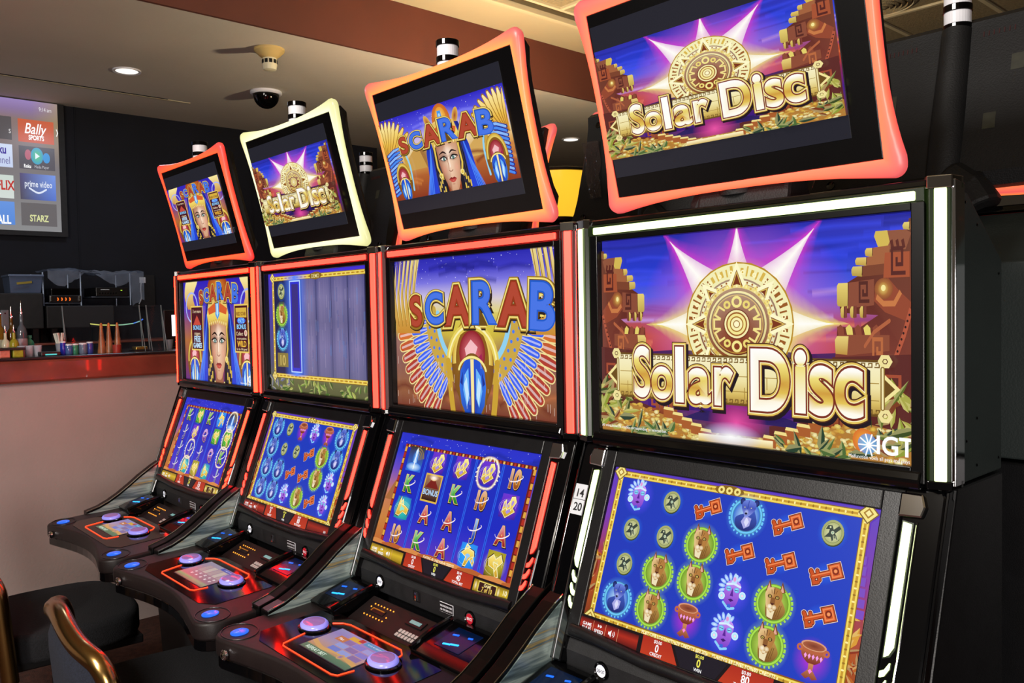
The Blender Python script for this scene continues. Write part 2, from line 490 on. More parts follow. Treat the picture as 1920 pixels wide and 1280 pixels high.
def solar(title=True):
    a = Art(1.636)
    a.grad(0, 0, 1.636, 1, [(0, '#5a3a20'), (.10, '#5b2c5c'), (.22, '#4a1f86'), (.36, '#8a2a52'), (.42, '#b8402e'), (.50, '#c4502c'), (.57, '#b04a58'), (.63, '#8a5ab0'), (.70, '#4a5ae0'), (.85, '#2036c8'), (1, '#2a2caa')])
    R = random.Random(2)
    for k in range(46):                                     # streaky clouds
        y = R.uniform(.45, .99); x = R.uniform(-.1, 1.6); w = R.uniform(.2, .6)
        c = ('#3c4cf0' if y > .72 else '#c9a6f0' if y > .58 else '#f08a50') if k % 3 else ('#1a2080' if y > .7 else '#7a3a90')
        a.line([(x, y), (x+w*.5, y+R.uniform(-.01, .02)), (x+w, y)], R.uniform(.02, .05), fade(c, .5), soft=fade(c, 0), layer=a.L+1+k % 3)
    a.L += 4
    X, Y, r = .83, .56, .28
    a.ell(X, Y, .58, .52, fade('#ffb0e0', .9), fade('#c03ac8', 0.0), n=36)
    for ang, ln, w in ((90, .47, .10), (47, .56, .13), (133, .56, .13), (0, .47, .11), (180, .47, .11), (-35, .45, .10), (215, .45, .10)):
        t = math.radians(ang); hot = '#f2e878' if abs(ang % 180) < 1 or ang < 0 or ang > 200 else '#d838c8'
        for wk, lk, c, al in ((2.1, 1.14, hot, .6), (1.35, 1.06, hot, .9), (.8, 1.0, '#fffdf6', 1.0)):
            us = [.2+(ln*lk-.2)*q/8 for q in range(9)]
            a.line([(X+u*math.cos(t), Y+u*math.sin(t)) for u in us], [max(.002, w*wk*2.1*(1-q/8)**1.35) for q in range(9)], fade(c, al), soft=fade(c, 0.0 if wk > .9 else .55), cap=False)
    a.poly([(.3, .42), (.5, .435), (.7, .425), (1.0, .44), (1.2, .43), (1.36, .44), (1.36, .36), (.3, .36)], '#4a1f5c')
    a.rect(.3, .14, 1.4, .40, vgrad([(0, '#3a1a78'), (.5, '#5a208a'), (1, '#7a2a60')], .14, .4))
    sun_disc(a, X, Y, r)
    stone_head(a, lambda x, y: (x*.29, .40+y*.55))
    stone_head(a, lambda x, y: (1.636-x*.315, .40+y*.575))
    # lower ruins, steps and treasure
    a.poly([(0, 0), (0, .44), (.3, .42), (.26, .16), (.5, .1), (.5, 0)], '#5c2622')
    a.poly([(1.636, 0), (1.636, .44), (1.3, .42), (1.3, .16), (1.0, .1), (1.0, 0)], '#5c2622')
    for k in range(4):
        greek(a, .02+.1*k, .28-.05*k, .07, .012, '#a24a30'); greek(a, 1.60-.1*k, .28-.05*k, .07, .012, '#a24a30', -1)
    for x0 in (.36, 1.22):
        for k in range(5): a.rect(x0+.028*k, .1, x0+.022+.028*k, .22, vgrad([(0, '#7a3018'), (1, '#b8683a')], .1, .22), layer=a.L+1)
        a.L += 1
    for x, y in ((.85, .17), (.7, .15), (1.0, .16)):
        a.poly([(x-.18, y-.05), (x-.05, y), (x+.1, y-.02), (x+.2, y-.06)], '#2a1a5c')
    a.ell(.83, .1, .16, .13, fade('#ff5ab0', .8), fade('#e03090', 0))
    def top(x): d = abs(x-.83); return .035 + max(0, (d-.16))*.28 if d < .62 else .13
    a.poly([(0, 0), (0, .12), (.2, .15), (.45, .10), (.65, .045), (1.0, .045), (1.2, .10), (1.45, .15), (1.636, .12), (1.636, 0)], '#b07a34')
    coins(a, 0.05, 1.6, top, 520, 4)
    for sx, sg in ((.44, 1), (1.22, -1)):
        for k in range(5):
            x = sx+sg*.055*k; y = .125-.022*k
            a.poly([(x-.03, y-.03), (x+.035, y-.035), (x+.035, y+.005), (x-.03, y+.01)], '#a85c2a'); a.poly([(x-.03, y+.01), (x+.035, y+.005), (x+.03, y+.02), (x-.025, y+.024)], '#f0dc8a')
    a.grad(.62, 0, 1.02, .035, [(0, '#d8b868'), (1, '#fff6c8')])
    if title: a.ell(.80, .035, .17, .07, fade('#ffffff', .95), fade('#a8b4ff', 0))
    pal = ['#5a6a22', '#2c4030', '#8f9a34', '#3a4a1c', '#a8a648', '#7a3a1c']
    foliage(a, -.02, .02, .17, .24, 46, 11, pal); foliage(a, 1.47, .02, 1.66, .26, 48, 12, pal)
    foliage(a, .2, -.02, .5, .03, 16, 13, ['#26402c', '#4c6a34']); foliage(a, 1.05, -.02, 1.4, .03, 16, 14, ['#26402c', '#4c6a34'])
    # name plate behind the letters
    a.rect(.13, .185, 1.53, .415, '#6a4a16')
    a.grad(.14, .195, 1.52, .405, [(0, '#b08a3a'), (.2, '#d8bc62'), (.5, '#efe2a4'), (1, '#f7f0c8')])
    b = a.L
    for k in range(46):
        for yy in (.196, .385): a.line([(.15+.0298*k, yy), (.17+.0298*k, yy), (.17+.0298*k, yy+.016), (.157+.0298*k, yy+.016), (.157+.0298*k, yy+.007)], .005, '#7a5a20', cap=False, layer=b+1)
    for yy in (.25, .32): a.line([(.15, yy), (1.51, yy)], .004, '#a9883a', layer=b+1)
    for k in range(12): a.line([(.2+.115*k, .215 + .05*(k % 2)), (.2+.115*k, .27+.05*(k % 2))], .004, '#a9883a', layer=b+1)
    a.L = b+1
    for sg, xx in ((-1, .13), (1, 1.53)):
        a.poly([(xx, .24), (xx+sg*.065, .30), (xx, .36)], '#6b4a16'); a.line([(xx, .25), (xx+sg*.055, .30), (xx, .35)], .014, '#f3e49a', cap=False)
        for yy in (.41, .19): a.ring(xx+sg*.005, yy, .012, .03, '#efe09a', n=6); a.ell(xx+sg*.005, yy, .008, None, '#efe09a', n=6)
        a.line([(xx-sg*.005, .22), (xx-sg*.005, .38)], .018, '#8a6a2a'); a.line([(xx-sg*.005, .22), (xx-sg*.005, .38)], .008, '#f3e6b0')
    # letters
    def L(ch, x, y0, y1, w, off=.035):
        vs, ts, ww = glyphs(ch, off); lo = min(v[1] for v in vs); hi = max(v[1] for v in vs)
        sy = (y1-y0)/(hi-lo); sx = w/ww
        def put_(o, c, dx=0, dy=0):
            v2, t2, _ = glyphs(ch, o)
            pts = [(x+v[0]*sx+dx, y0+(v[1]-lo)*sy+dy) for v in v2]
            a.tris(pts, [a.col(c, *p) for p in pts], t2)
        g = vgrad([(0, '#fffef4'), (.18, '#fff8e6'), (.26, '#e8cc5a'), (.45, '#cf9a3c'), (.55, '#dcbc54'), (.75, '#f2e27e'), (.8, '#fbf6e2'), (1, '#ffffff')], y0, y1)
        put_(off+.06, '#1c0e18', .010, -.012); put_(off+.055, '#4a2412'); put_(off+.042, '#e3c35a'); put_(off+.022, '#fff6c0'); put_(off+.012, '#7c2f1c'); put_(off-.012, g)
    a.same([lambda: L('S', .295, .185, .455, .11), lambda: L('o', .42, .185, .355, .135), lambda: L('l', .528, .175, .455, .055, .05),
            lambda: L('a', .645, .175, .355, .135), lambda: L('r', .78, .175, .365, .11), lambda: L('D', 1.02, .165, .455, .20), lambda: L('i', 1.168, .17, .455, .06, .05),
            lambda: L('s', 1.263, .165, .39, .115), lambda: L('c', 1.385, .165, .385, .13)])
    if title:
        a.ell(1.445, .085, .045, .05, '#f2a83a', '#d8702a'); a.ell(1.462, .072, .04, .042, fade('#66c8f4', .95), fade('#3a9ae0', .7))
        for k in range(10):
            t = k*PI/5; a.line([(1.468, .068), (1.468+.042*math.cos(t), .068+.045*math.sin(t))], .006, '#ffffff', layer=a.L+1)
        a.L += 1
        a.text('IGT', 1.575, .075, .105, '#ffffff', off=.02, sx=.92)
        a.text('All wins shown in credits corresponding to selected bet.', .02, .028, .022, '#ffffff', align='l', sx=.85)
        a.text('Malfunction voids all pays and plays', 1.632, .018, .022, '#ffffff', align='r', sx=.8)
    return a
def beetle(a, x, y, s, cut=True):
    """jewelled beetle: red head gem and two blue wing cases in gold"""
    a.ell(x, y+.16*s, .44*s, .62*s, '#a87818', '#7a4c10', n=30)
    a.ring(x, y+.2*s, .33*s, .42*s, '#f4df72', '#c89a2c', n=30, ky=1.35, a0=-.1, a1=PI+.1)
    a.ring(x, y+.2*s, .30*s, .345*s, '#8a5a14', n=30, ky=1.35, a0=-.1, a1=PI+.1)
    a.ell(x, y+.30*s, .27*s, .30*s, '#e8707c', '#8c1420', n=26)
    a.poly([(x-.15*s, y+.36*s), (x-.02*s, y+.48*s), (x+.12*s, y+.38*s), (x+.05*s, y+.24*s), (x-.12*s, y+.25*s)], fade('#ffd0d4', .75))
    a.poly([(x+.08*s, y+.2*s), (x+.2*s, y+.3*s), (x+.22*s, y+.12*s)], '#a01a4c')
    a.ell(x, y-.16*s, .31*s, .46*s, '#c79a30', '#7a4c10', n=30)
    for sg in (-1, 1):
        pts = [(x+sg*.035*s, y+.22*s), (x+sg*.15*s, y+.2*s), (x+sg*.25*s, y+.06*s), (x+sg*.275*s, y-.15*s), (x+sg*.24*s, y-.38*s), (x+sg*.13*s, y-.55*s), (x+sg*.035*s, y-.58*s)]
        a.poly(pts, vgrad([(0, '#1238a8'), (.5, '#2a78ea'), (1, '#1c50d0')], y-.58*s, y+.22*s))
        a.poly([(x+sg*.08*s, y+.1*s), (x+sg*.17*s, y+.0*s), (x+sg*.2*s, y-.2*s), (x+sg*.13*s, y-.42*s), (x+sg*.07*s, y-.3*s)], '#69b4f8')
        a.poly([(x+sg*.12*s, y-.02*s), (x+sg*.18*s, y-.12*s), (x+sg*.12*s, y-.4*s), (x+sg*.08*s, y-.25*s)], '#c2e4fe')
        a.poly([(x+sg*.2*s, y+.05*s), (x+sg*.26*s, y-.1*s), (x+sg*.21*s, y-.14*s)], '#0c2a8c')
    a.poly([(x-.035*s, y+.22*s), (x+.035*s, y+.22*s), (x+.02*s, y-.62*s), (x-.02*s, y-.62*s)], '#f6e6a4')
    a.line(arc(x, y+.02*s, .29*s, .25, PI-.25, 14, .78), .035*s, '#f7e88e')

def wing(a, x, y, s, sg, big=True):
    """swept wing of feathers in bands: gold tips above, blue and red rows"""
    old = a.tf; a.tf = (lambda u, v: (x+sg*u*s, y+v*s)) if old is None else (lambda u, v: old(x+sg*u*s, y+v*s))
    n = 10
    for row, (r0, r1, c1, c2) in enumerate(((.63, .80, '#b03a2c', '#8c2018'), (.49, .64, '#3a62f0', '#1c38b0'))):
        b = a.L
        for k in range(n):
            t = math.radians(-58 + 54*k/(n-1)); w = .056 if row == 0 else .044
            cx, cy = 0, .60
            p0 = (cx+r0*math.cos(t), cy+r0*math.sin(t)); p1 = (cx+r1*math.cos(t)*1.02, cy+r1*math.sin(t))
            cc = mixc(c1, '#f08a30', max(0, (k-6)/3)*.8) if row == 0 else c1
            a.line([p0, ((p0[0]+p1[0])/2, (p0[1]+p1[1])/2), p1], [w*.8, w*1.5, w*1.25], '#f0dc96', layer=b+1+3*(k % 2))
            a.line([p0, ((p0[0]+p1[0])/2, (p0[1]+p1[1])/2), p1], [w*.55, w*1.15, w*.95], cc, layer=b+2+3*(k % 2))
            a.line([p0, p1], w*.3, mixc(cc, '#ffffff', .4), layer=b+3+3*(k % 2))
        a.L = b+7
    a.line([(.43*math.cos(math.radians(t)), .60+.43*math.sin(math.radians(t))) for t in range(-62, 5, 6)], .12, '#c9a544')
    for k in range(14):
        t = math.radians(-60+4.6*k); a.ell((.405+.05*(k % 2))*math.cos(t), .60+(.405+.05*(k % 2))*math.sin(t), .013, None, '#4a7ae8', n=6, layer=a.L+1)
    a.L += 1
    a.line([(.355*math.cos(math.radians(t)), .60+.355*math.sin(math.radians(t))) for t in range(-62, 5, 6)], .04, '#8fd0ee')
    for k in range(0):                                      # long golden feathers
        u = .48+.055*k
        a.poly(curve([(u-.02, .5), (u+.05, .85), (u-.06+.02*k, 1.25+.03*k), (u+.03+.02*k, 1.2+.03*k), (u+.12, .85), (u+.05, .5)], 4), vgrad([(0, '#d8862c'), (.4, '#e8bc4c'), (1, '#fbf0a8')], .5, 1.45))
        a.line([(u+.02, .55), (u+.08, .9), (u+.0+.02*k, 1.2)], .012, '#b07818')
    a.tf = old

def scarab_word(a, x, y, size, arch=.1, sx=1.0):
    n = 6; cols = ['#b03a18', '#1f66e4', '#b03a18', '#1f66e4', '#b03a18', '#1f66e4']
    pos = [-2.35, -1.55, -.6, .45, 1.5, 2.45]; sz = [.82, .82, 1.0, 1.06, 1.06, 1.12]
    def one(k):
        ch = 'SCARAB'[k]; xx = x+pos[k]*size*.78*sx; yy = y+arch*size*(1-abs(k-3)/2.2)
        s = size*sz[k]; rot = [.12, .05, .03, 0, -.03, -.06][k]
        tile = mixc(cols[k], '#ffffff', .25)
        a.fancy(ch, xx, yy, s, [(.12, '#2a1a0c', .015, -.02), (.11, '#9a7420', 0, 0), (.09, '#f5e07a', 0, 0), (.062, '#6a4a12', 0, 0), (.048, mixc(cols[k], '#000000', .25), 0, 0), (.02, mixc(cols[k], '#ffffff', .02 if k % 2 == 0 else .05), 0, 0)], rot=rot, sx=1.05*sx)
    a.same([lambda k=k: one(k) for k in (0, 2, 4)] + []); a.same([lambda k=k: one(k) for k in (1, 3, 5)])

def woman(a, x, y, s, sxf=1.0):
    """queen's face with gold headdress, dark braids and blue cloth"""
    old = a.tf; a.tf = (lambda u, v: (x+u*s*sxf, y+v*s)) if old is None else (lambda u, v: old(x+u*s*sxf, y+v*s))
    for sg in (-1, 1):
        a.poly([(0, .75), (sg*.45, .68), (sg*.62, .25), (sg*.7, -.3), (sg*.95, -.9), (sg*.2, -.9), (sg*.25, 0)], vgrad([(0, '#1a3cc8'), (.5, '#2244d8'), (1, '#0e1f80')], -.9, .7))
        for k in range(5): a.line(curve([(sg*(.45+.02*k), .5-.1*k), (sg*(.56+.04*k), -.1-.05*k), (sg*(.7+.06*k), -.8)], 4), .022, '#4a86f8')
        a.poly([(0, .6), (sg*.38, .55), (sg*.44, .1), (sg*.46, -.5), (sg*.52, -.95), (sg*.14, -.95), (sg*.2, -.4)], '#14121e')
        for k in range(4):
            u = sg*(.30+.05*k); a.line([(u, .3), (u*1.02, -.2), (u*1.08, -.9)], .016, '#3c3a58')
            for q in range(2): a.rect(min(u*1.0, u*1.0+.03), -.3-.25*q-.07*k, min(u, u+.03)+.035, -.18-.25*q-.07*k, '#e2c04c')
    a.poly([(-.13, -.35), (.13, -.35), (.17, -.72), (.3, -.95), (-.3, -.95), (-.17, -.72)], vgrad([(0, '#b87a5a'), (1, '#8a5238')], -.95, -.35))
    for k in range(4): a.line(arc(0, -.58-.07*k, .19+.05*k, PI+.25, 2*PI-.25, 10, .5), .045, '#d8b040' if k % 2 else '#f6e692')
    face = curve([(0, -.56), (.085, -.535), (.19, -.38), (.275, -.12), (.30, .15), (.27, .36), (.0, .48)], 5)
    face = face + [(-u, v) for u, v in reversed(face[1:-1])]
    def skin(u, v):
        k = (v if old is None else v); return None
    cols = []
    pts = [(0, -.05)] + face
    for u, v in pts:
        c = '#f6d2b4' if (u, v) == (0, -.05) else ('#a86a4c' if u < -.1 else '#c9926e' if u > .1 else '#d09a78')
        cols.append(lin(c))
    n = len(face); a.tris(pts, cols, [(0, i+1, (i+1) % n+1) for i in range(n)])
    a.ell(-.17, -.12, .09, .12, fade('#e89a80', .55), fade('#e89a80', 0), n=16); a.ell(.17, -.12, .09, .12, fade('#f0a890', .55), fade('#e89a80', 0), n=16)
    a.ell(.02, .2, .16, .14, fade('#ffeedd', .7), fade('#ffeedd', 0), n=16)
    for sg in (-1, 1):
        ex = sg*.135
        a.ell(ex, .095, .15, .095, fade('#34141e', 1.0), fade('#5a2c3c', 0), n=18)
        a.poly([(ex-.085, .07), (ex-.04, .105), (ex+.03, .108), (ex+.088, .075), (ex+.03, .045), (ex-.04, .042)], '#f4f0ea')
        a.ell(ex, .078, .034, .036, '#8cd0b8', '#1c4a4c', n=14); a.ell(ex, .078, .015, None, '#0a0a0a', n=8); a.ell(ex+.012, .092, .008, None, '#ffffff', n=6)
        a.line(curve([(ex-sg*.095, .055), (ex-sg*.03, .112), (ex+sg*.04, .115), (ex+sg*.14, .085)], 4), [.012]+[.024]*10+[.02, .01], '#120c10')
        a.line([(ex-sg*.08, .06), (ex, .038), (ex+sg*.09, .068)], .009, '#1c1216')
        a.line(curve([(ex-sg*.09, .16), (ex, .205), (ex+sg*.12, .165)], 4), [.01, .02, .03, .034, .034, .03, .024, .016, .008], '#2a1614')
    a.line([(-.045, .1), (-.04, -.05), (-.055, -.14)], .022, fade('#8a4a34', .9), soft=fade('#9a5c44', 0)); a.line([(.0, .1), (.0, -.1)], .04, fade('#fff0e2', .8), soft=fade('#fff0e2', 0))
    a.line([(-.055, -.15), (-.02, -.172), (.02, -.172), (.055, -.15)], .014, '#8c4a38')
    a.poly([(-.115, -.315), (-.045, -.278), (0, -.292), (.045, -.278), (.115, -.315), (.05, -.318), (-.05, -.318)], '#8c2420')
    a.poly([(-.115, -.315), (-.05, -.318), (.05, -.318), (.115, -.315), (.055, -.368), (0, -.38), (-.055, -.368)], '#c44a40'); a.ell(.01, -.343, .04, .013, '#f09a8c', fade('#c44a40', 0), n=10)
    a.ell(0, -.41, .06, .02, fade('#a86a50', .7), fade('#a86a50', 0), n=12)
    # headdress
    band = [(-.36, .22), (-.30, .34), (0, .40), (.30, .34), (.36, .22), (.42, .5), (.34, .74), (0, .82), (-.34, .74), (-.42, .5)]
    a.poly(band, vgrad([(0, '#b07a18'), (.45, '#f4dc6c'), (.8, '#d89a30'), (1, '#f8e898')], .2, .82))
    for k in range(9):
        u = -.32+.08*k; a.ell(u, .345+.05*(1-abs(u)/.36), .03, .045, '#fff4b0', '#d0982c', n=10, layer=a.L+1)
    a.L += 1
    a.poly([(-.08, .5), (0, .42), (.08, .5), (.05, .95), (-.05, .95)], '#4a9ae8'); a.poly([(-.04, .52), (0, .46), (.04, .52), (.02, .9), (-.02, .9)], '#b8e2fa')
    for sg in (-1, 1):
        a.poly([(sg*.06, .55), (sg*.34, .5), (sg*.38, .6), (sg*.08, .7)], '#d8602c'); a.line([(sg*.34, .3), (sg*.36, -.05), (sg*.30, -.22)], .045, '#e6c54e'); a.ring(sg*.31, -.22, .03, .055, '#f6e48a', n=12)
    a.tf = old

def desert(a, A):
    a.grad(0, 0, A, 1, [(0, '#8a3418'), (.25, '#b0602c'), (.42, '#d8a050'), (.55, '#e8cf9a'), (.68, '#c9b4e8'), (.8, '#5a58e8'), (1, '#2a22c0')])
    R = random.Random(9)
    a.poly([(A*.08, .33), (A*.28, .62), (A*.5, .33)], '#c89a4c'); a.poly([(A*.28, .62), (A*.5, .33), (A*.33, .33)], '#a0703a')
    a.poly([(A*.6, .33), (A*.78, .58), (A*.97, .33)], '#d2a658'); a.poly([(A*.78, .58), (A*.97, .33), (A*.82, .33)], '#9a6a38')
    for k in range(10):
        y = R.uniform(.05, .36); x = R.uniform(-.1, A); w = R.uniform(.3, .7); c = R.choice(['#c87838', '#7c2c14', '#e09a50'])
        a.line(curve([(x, y), (x+w*.5, y+.05), (x+w, y)], 4), R.uniform(.03, .08), fade(c, .8), soft=fade(c, 0))
    b = a.L
    for k in range(70): a.ell(R.uniform(0, A), R.uniform(.8, 1), R.uniform(.002, .005), None, '#e8e8ff', n=5, layer=b+1)
    a.L = b+1
    for k in range(8):
        x = R.uniform(0, A); y = R.uniform(.72, .93); a.line([(x, y), (x+.2, y+.02), (x+.4, y)], .05, fade('#8a8af8', .5), soft=fade('#8a8af8', 0))

def scarab_topper():
    a = Art(2.35); A = 2.35
    desert(a, A)
    a.ell(1.22, .62, .5, .35, fade('#fff8c8', .9), fade('#ffe89a', 0))
    a.ell(1.22, .80, .17, .2, '#f0a040', '#c8641c'); a.ell(1.22, .84, .1, .12, '#f8d060', '#e89a30')
    for sg in (-1, 1): a.ell(1.22+sg*.26, .82, .05, .1, '#a03a1c', '#e0b050', n=14, rot=sg*-.5)
    woman(a, 1.22, .33, .62, 1.05)
    for sg, bx in ((1, 2.35), (-1, 0.0)):
        for k in range(9):                                   # gold fan at the upper corner
            t = math.radians(150-9*k); t = t if sg > 0 else PI-t
            ln = .62-.02*k; x0, y0 = bx-sg*.02, .46
            a.line([(x0+ln*q*math.cos(t), y0+ln*q*math.sin(t)) for q in (.15, .5, .8, 1.0)], [.05, .09, .09, .05], '#9a6a14'); a.line([(x0+ln*q*math.cos(t), y0+ln*q*math.sin(t)) for q in (.15, .5, .8, .99)], [.035, .07, .07, .03], vgrad([(0, '#d8862c'), (.5, '#f0c850'), (1, '#fff4b8')], .5, 1.0))
        for k in range(12):                                  # blue feathers down the edge
            y = .60-.045*k; a.line([(bx-sg*(.36-.008*k), y+.03), (bx-sg*.2, y+.01), (bx-sg*.05, y-.04)], [.03, .045, .04], '#12268c'); a.line([(bx-sg*(.35-.008*k), y+.03), (bx-sg*.2, y+.01), (bx-sg*.06, y-.04)], [.018, .03, .026], '#4a8af0' if k % 2 else '#8ab8f8')
        a.line(curve([(bx-sg*.34, .66), (bx-sg*.42, .4), (bx-sg*.40, .12)], 5), .05, '#c9a040'); a.line(curve([(bx-sg*.39, .64), (bx-sg*.47, .4), (bx-sg*.45, .1)], 5), .03, '#8fd0ee')
    beetle(a, 2.08, .2, .42); beetle(a, .30, .17, .36)
    scarab_word(a, 1.2, .665, .32, arch=.12, sx=1.3)
    return a

def scarab_beetle():
    a = Art(1.636); A = 1.636
    a.grad(0, 0, A, 1, [(0, '#7a3a28'), (.12, '#96603e'), (.3, '#8a5a52'), (.46, '#9a6a60'), (.52, '#caa048'), (.62, '#e6dc7c'), (.72, '#d8cce0'), (.84, '#7a74e0'), (.92, '#3a36c0'), (1, '#2c2ab0')])
    R = random.Random(4); b = a.L
    for k in range(80): a.ell(R.uniform(0, A), R.uniform(.82, 1), R.uniform(.0015, .004), None, '#e0e0ff', n=5, layer=b+1)
    a.L = b+1
    for k in range(9):
        x = R.uniform(0, A); y = R.uniform(.82, .95); a.line([(x, y), (x+.15, y+.02), (x+.3, y)], .05, fade('#1c1c80', .55), soft=fade('#1c1c80', 0))
    for k in range(7): a.line(curve([(-.1+.3*k, .06), (.1+.3*k, .14), (.35+.3*k, .04)], 5), .09, fade('#b86a40' if k % 2 else '#6a2a1a', .8), soft=fade('#8a4a2c', 0))
    a.ell(.85, .56, .62, .22, '#f0e878', fade('#c8b02c', .0)); a.ell(.85, .52, .55, .13, '#d8c83a', fade('#b89a20', .2))
    wing(a, .86, .03, .97, 1); wing(a, .84, .03, .97, -1)
    for sg in (-1, 1):
        for k in range(6):
            u = .85+sg*(.55+.045*k); a.poly(curve([(u, .5), (u+sg*.06, .75), (u-sg*.01+sg*.01*k, 1.06), (u+sg*.035, 1.06), (u+sg*.09, .75), (u+sg*.05, .5)], 4), vgrad([(0, '#c88a30'), (.5, '#d8b458'), (1, '#e8d48c')], .5, 1.0)); a.line([(u+sg*.03, .55), (u+sg*.07, .78), (u+sg*.01, 1.05)], .006, '#9a7020')
    beetle(a, .85, .235, .48)
    a.line(arc(.85, .3, .24, .1, PI-.1, 16, 1.05), .05, '#e6cf5a'); a.line(arc(.85, .3, .24, .1, PI-.1, 16, 1.05), .014, '#fbf2b0')
    for sg in (-1, 1): a.line([(.85+sg*.245, .32), (.85+sg*.22, .1), (.85+sg*.2, -.02)], .05, '#c9a030')
    b = a.L
    for k in range(60):
        x = R.uniform(0, A); y = R.uniform(0, .3); a.line([(x, y), (x, y+R.uniform(.02, .06))], .004, fade('#ffe8d8', .5), cap=False, layer=b+1)
    a.L = b+1
    scarab_word(a, .865, .67, .34, arch=.1, sx=.98)
    return a

def scarab_woman():
    a = Art(1.636); A = 1.636
    a.grad(0, 0, A, 1, [(0, '#6a2c7a'), (.2, '#8a3a4a'), (.4, '#b06a34'), (.6, '#8a4a70'), (.75, '#4a34c0'), (1, '#3022b8')])
    for sg in (-1, 1):
        for k in range(5): a.poly(curve([(.87+sg*(.55+.04*k), .72), (.87+sg*(.62+.04*k), .85), (.87+sg*(.5+.05*k), 1.0), (.87+sg*(.6+.05*k), 1.0), (.87+sg*(.68+.04*k), .85), (.87+sg*(.60+.04*k), .72)], 4), vgrad([(0, '#c88a30'), (1, '#f8e8a0')], .7, 1.0))
        a.ring(.87+sg*.66, .74, .14, .16, '#a8b4f8', n=20)
        beetle(a, .87+sg*.62, .12, .42)
    a.ell(.87, .92, .24, .14, '#e08a30', '#a03a18')
    woman(a, .87, .36, .60, 1.0)
    for x0, x1, dk in ((.22, .50, 0), (1.27, 1.54, 1)):
        a.rect(x0-.015, .30, x1+.015, .755, '#e8c860'); a.rect(x0, .315, x1, .74, '#4a1420')
        xm = (x0+x1)/2
        if dk == 0:
            a.text('3 or more', xm, .70, .05, '#ffe8c0'); a.poly([(xm-.1, .56), (xm, .66), (xm+.1, .56)], '#c84a3c'); a.text('BONUS', xm, .535, .062, '#8ad0ff', off=.03); a.text('triggers', xm, .475, .05, '#ffe8c0'); a.text('FREE', xm, .42, .08, '#bfe4ff', off=.03); a.text('GAMES', xm, .355, .07, '#bfe4ff', off=.03)
        else:
            a.rect(x0+.02, .63, x1-.02, .72, '#d8b040'); a.text('RED STAR', xm, .665, .045, '#6a1a10', off=.02); a.ell(xm, .6, .09, .03, '#3a6ae8'); a.text('PAYS', xm, .60, .06, '#8ad0ff', off=.03); a.text('BONUS', xm, .545, .06, '#8ad0ff', off=.03); a.text('Collect', xm-.04, .48, .05, '#ffe8c0'); a.ell(xm+.09, .485, .03, None, '#c84a5c', '#f0e0c0'); a.text('to turn positions', xm, .435, .03, '#ffe8c0'); a.text('WILD', xm, .385, .075, '#f8c040', off=.03); a.text('for the 10th game!', xm, .335, .03, '#ffe8c0')
    scarab_word(a, .88, .855, .215, arch=.18, sx=1.0)
    a.text('IGT', 1.57, .06, .09, '#ffffff', off=.02); a.text('Malfunction voids all pays and plays', 1.63, .018, .024, '#ffffff', align='r', sx=.8)
    return a

# --- reel symbols
def s_key(a, x, y, s):
    a.ell(x, y, .75*s, .5*s, fade('#2a6af0', .8), fade('#2a6af0', 0), n=18, rot=.45)
    def T(u, v): c, w = math.cos(.42), math.sin(.42); return (x+s*(u*c-v*w), y+s*(u*w+v*c))
    def strokes(w, c):
        b = a.L+1
        a.line([T(-.62, 0), T(.2, 0)], .17*s+w, c, layer=b); a.line([T(-.58, .05), T(-.62, .26)], .15*s+w, c, layer=b); a.line([T(-.6, -.05), T(-.62, -.26), T(-.44, -.27)], .14*s+w, c, layer=b); a.line([T(-.36, .05), T(-.34, .2)], .13*s+w, c, layer=b); a.line([T(-.34, -.03), T(-.34, -.2)], .13*s+w, c, layer=b)
        a.poly([T(.18-w/s/2, -.3-w/s/2), T(.7+w/s/2, -.3-w/s/2), T(.7+w/s/2, .3+w/s/2), T(.18-w/s/2, .3+w/s/2)], c, layer=b); a.L = b
    strokes(.12*s, '#f4d8c0'); strokes(.07*s, '#6a1c08'); strokes(0, '#c9501c')
    a.line([T(-.6, .03), T(.18, .03)], .05*s, '#f08a50')
    a.line([T(.26, -.22), T(.62, -.22), T(.62, .22), T(.26, .22)], .07*s, '#f0864a', closed=True); a.ring(*T(.44, 0), .09*s, .15*s, '#7a2408', n=14); a.ell(*T(.44, 0), .07*s, None, '#f29a60', n=10)
def s_coin(a, x, y, s):
    a.ell(x, y, .66*s, .7*s, fade('#4aa8f8', .95), fade('#2a70f0', 0), n=22)
    a.ell(x+.02*s, y-.05*s, .46*s, .5*s, '#39421c', n=24); a.ell(x, y, .46*s, .5*s, '#dfe3b4', '#a3a764', n=24)
    a.ring(x, y, .36*s, .385*s, '#87905a', n=24, ky=1.08)
    a.poly([(x-.3*s, y+.1*s), (x-.22*s, y+.27*s), (x-.05*s, y+.28*s), (x+.02*s, y+.12*s), (x+.22*s, y+.3*s), (x+.32*s, y+.2*s), (x+.1*s, y-.02*s), (x+.3*s, y-.28*s), (x+.1*s, y-.2*s), (x+.02*s, y-.34*s), (x-.06*s, y-.18*s), (x-.32*s, y-.22*s), (x-.16*s, y-.02*s), (x-.14*s, y+.12*s)], '#38443c')
    a.ell(x, y+.0*s, .07*s, None, '#5f9a88', '#e0e6c0', n=10); a.ell(x-.12*s, y+.2*s, .04*s, None, '#d5dcb0', n=8)
    for k in range(3): a.line([(x+.04*s+.07*k*s, y-.1*s), (x+.08*s+.08*k*s, y-.26*s)], .025*s, '#d5dcb0', layer=a.L+1)
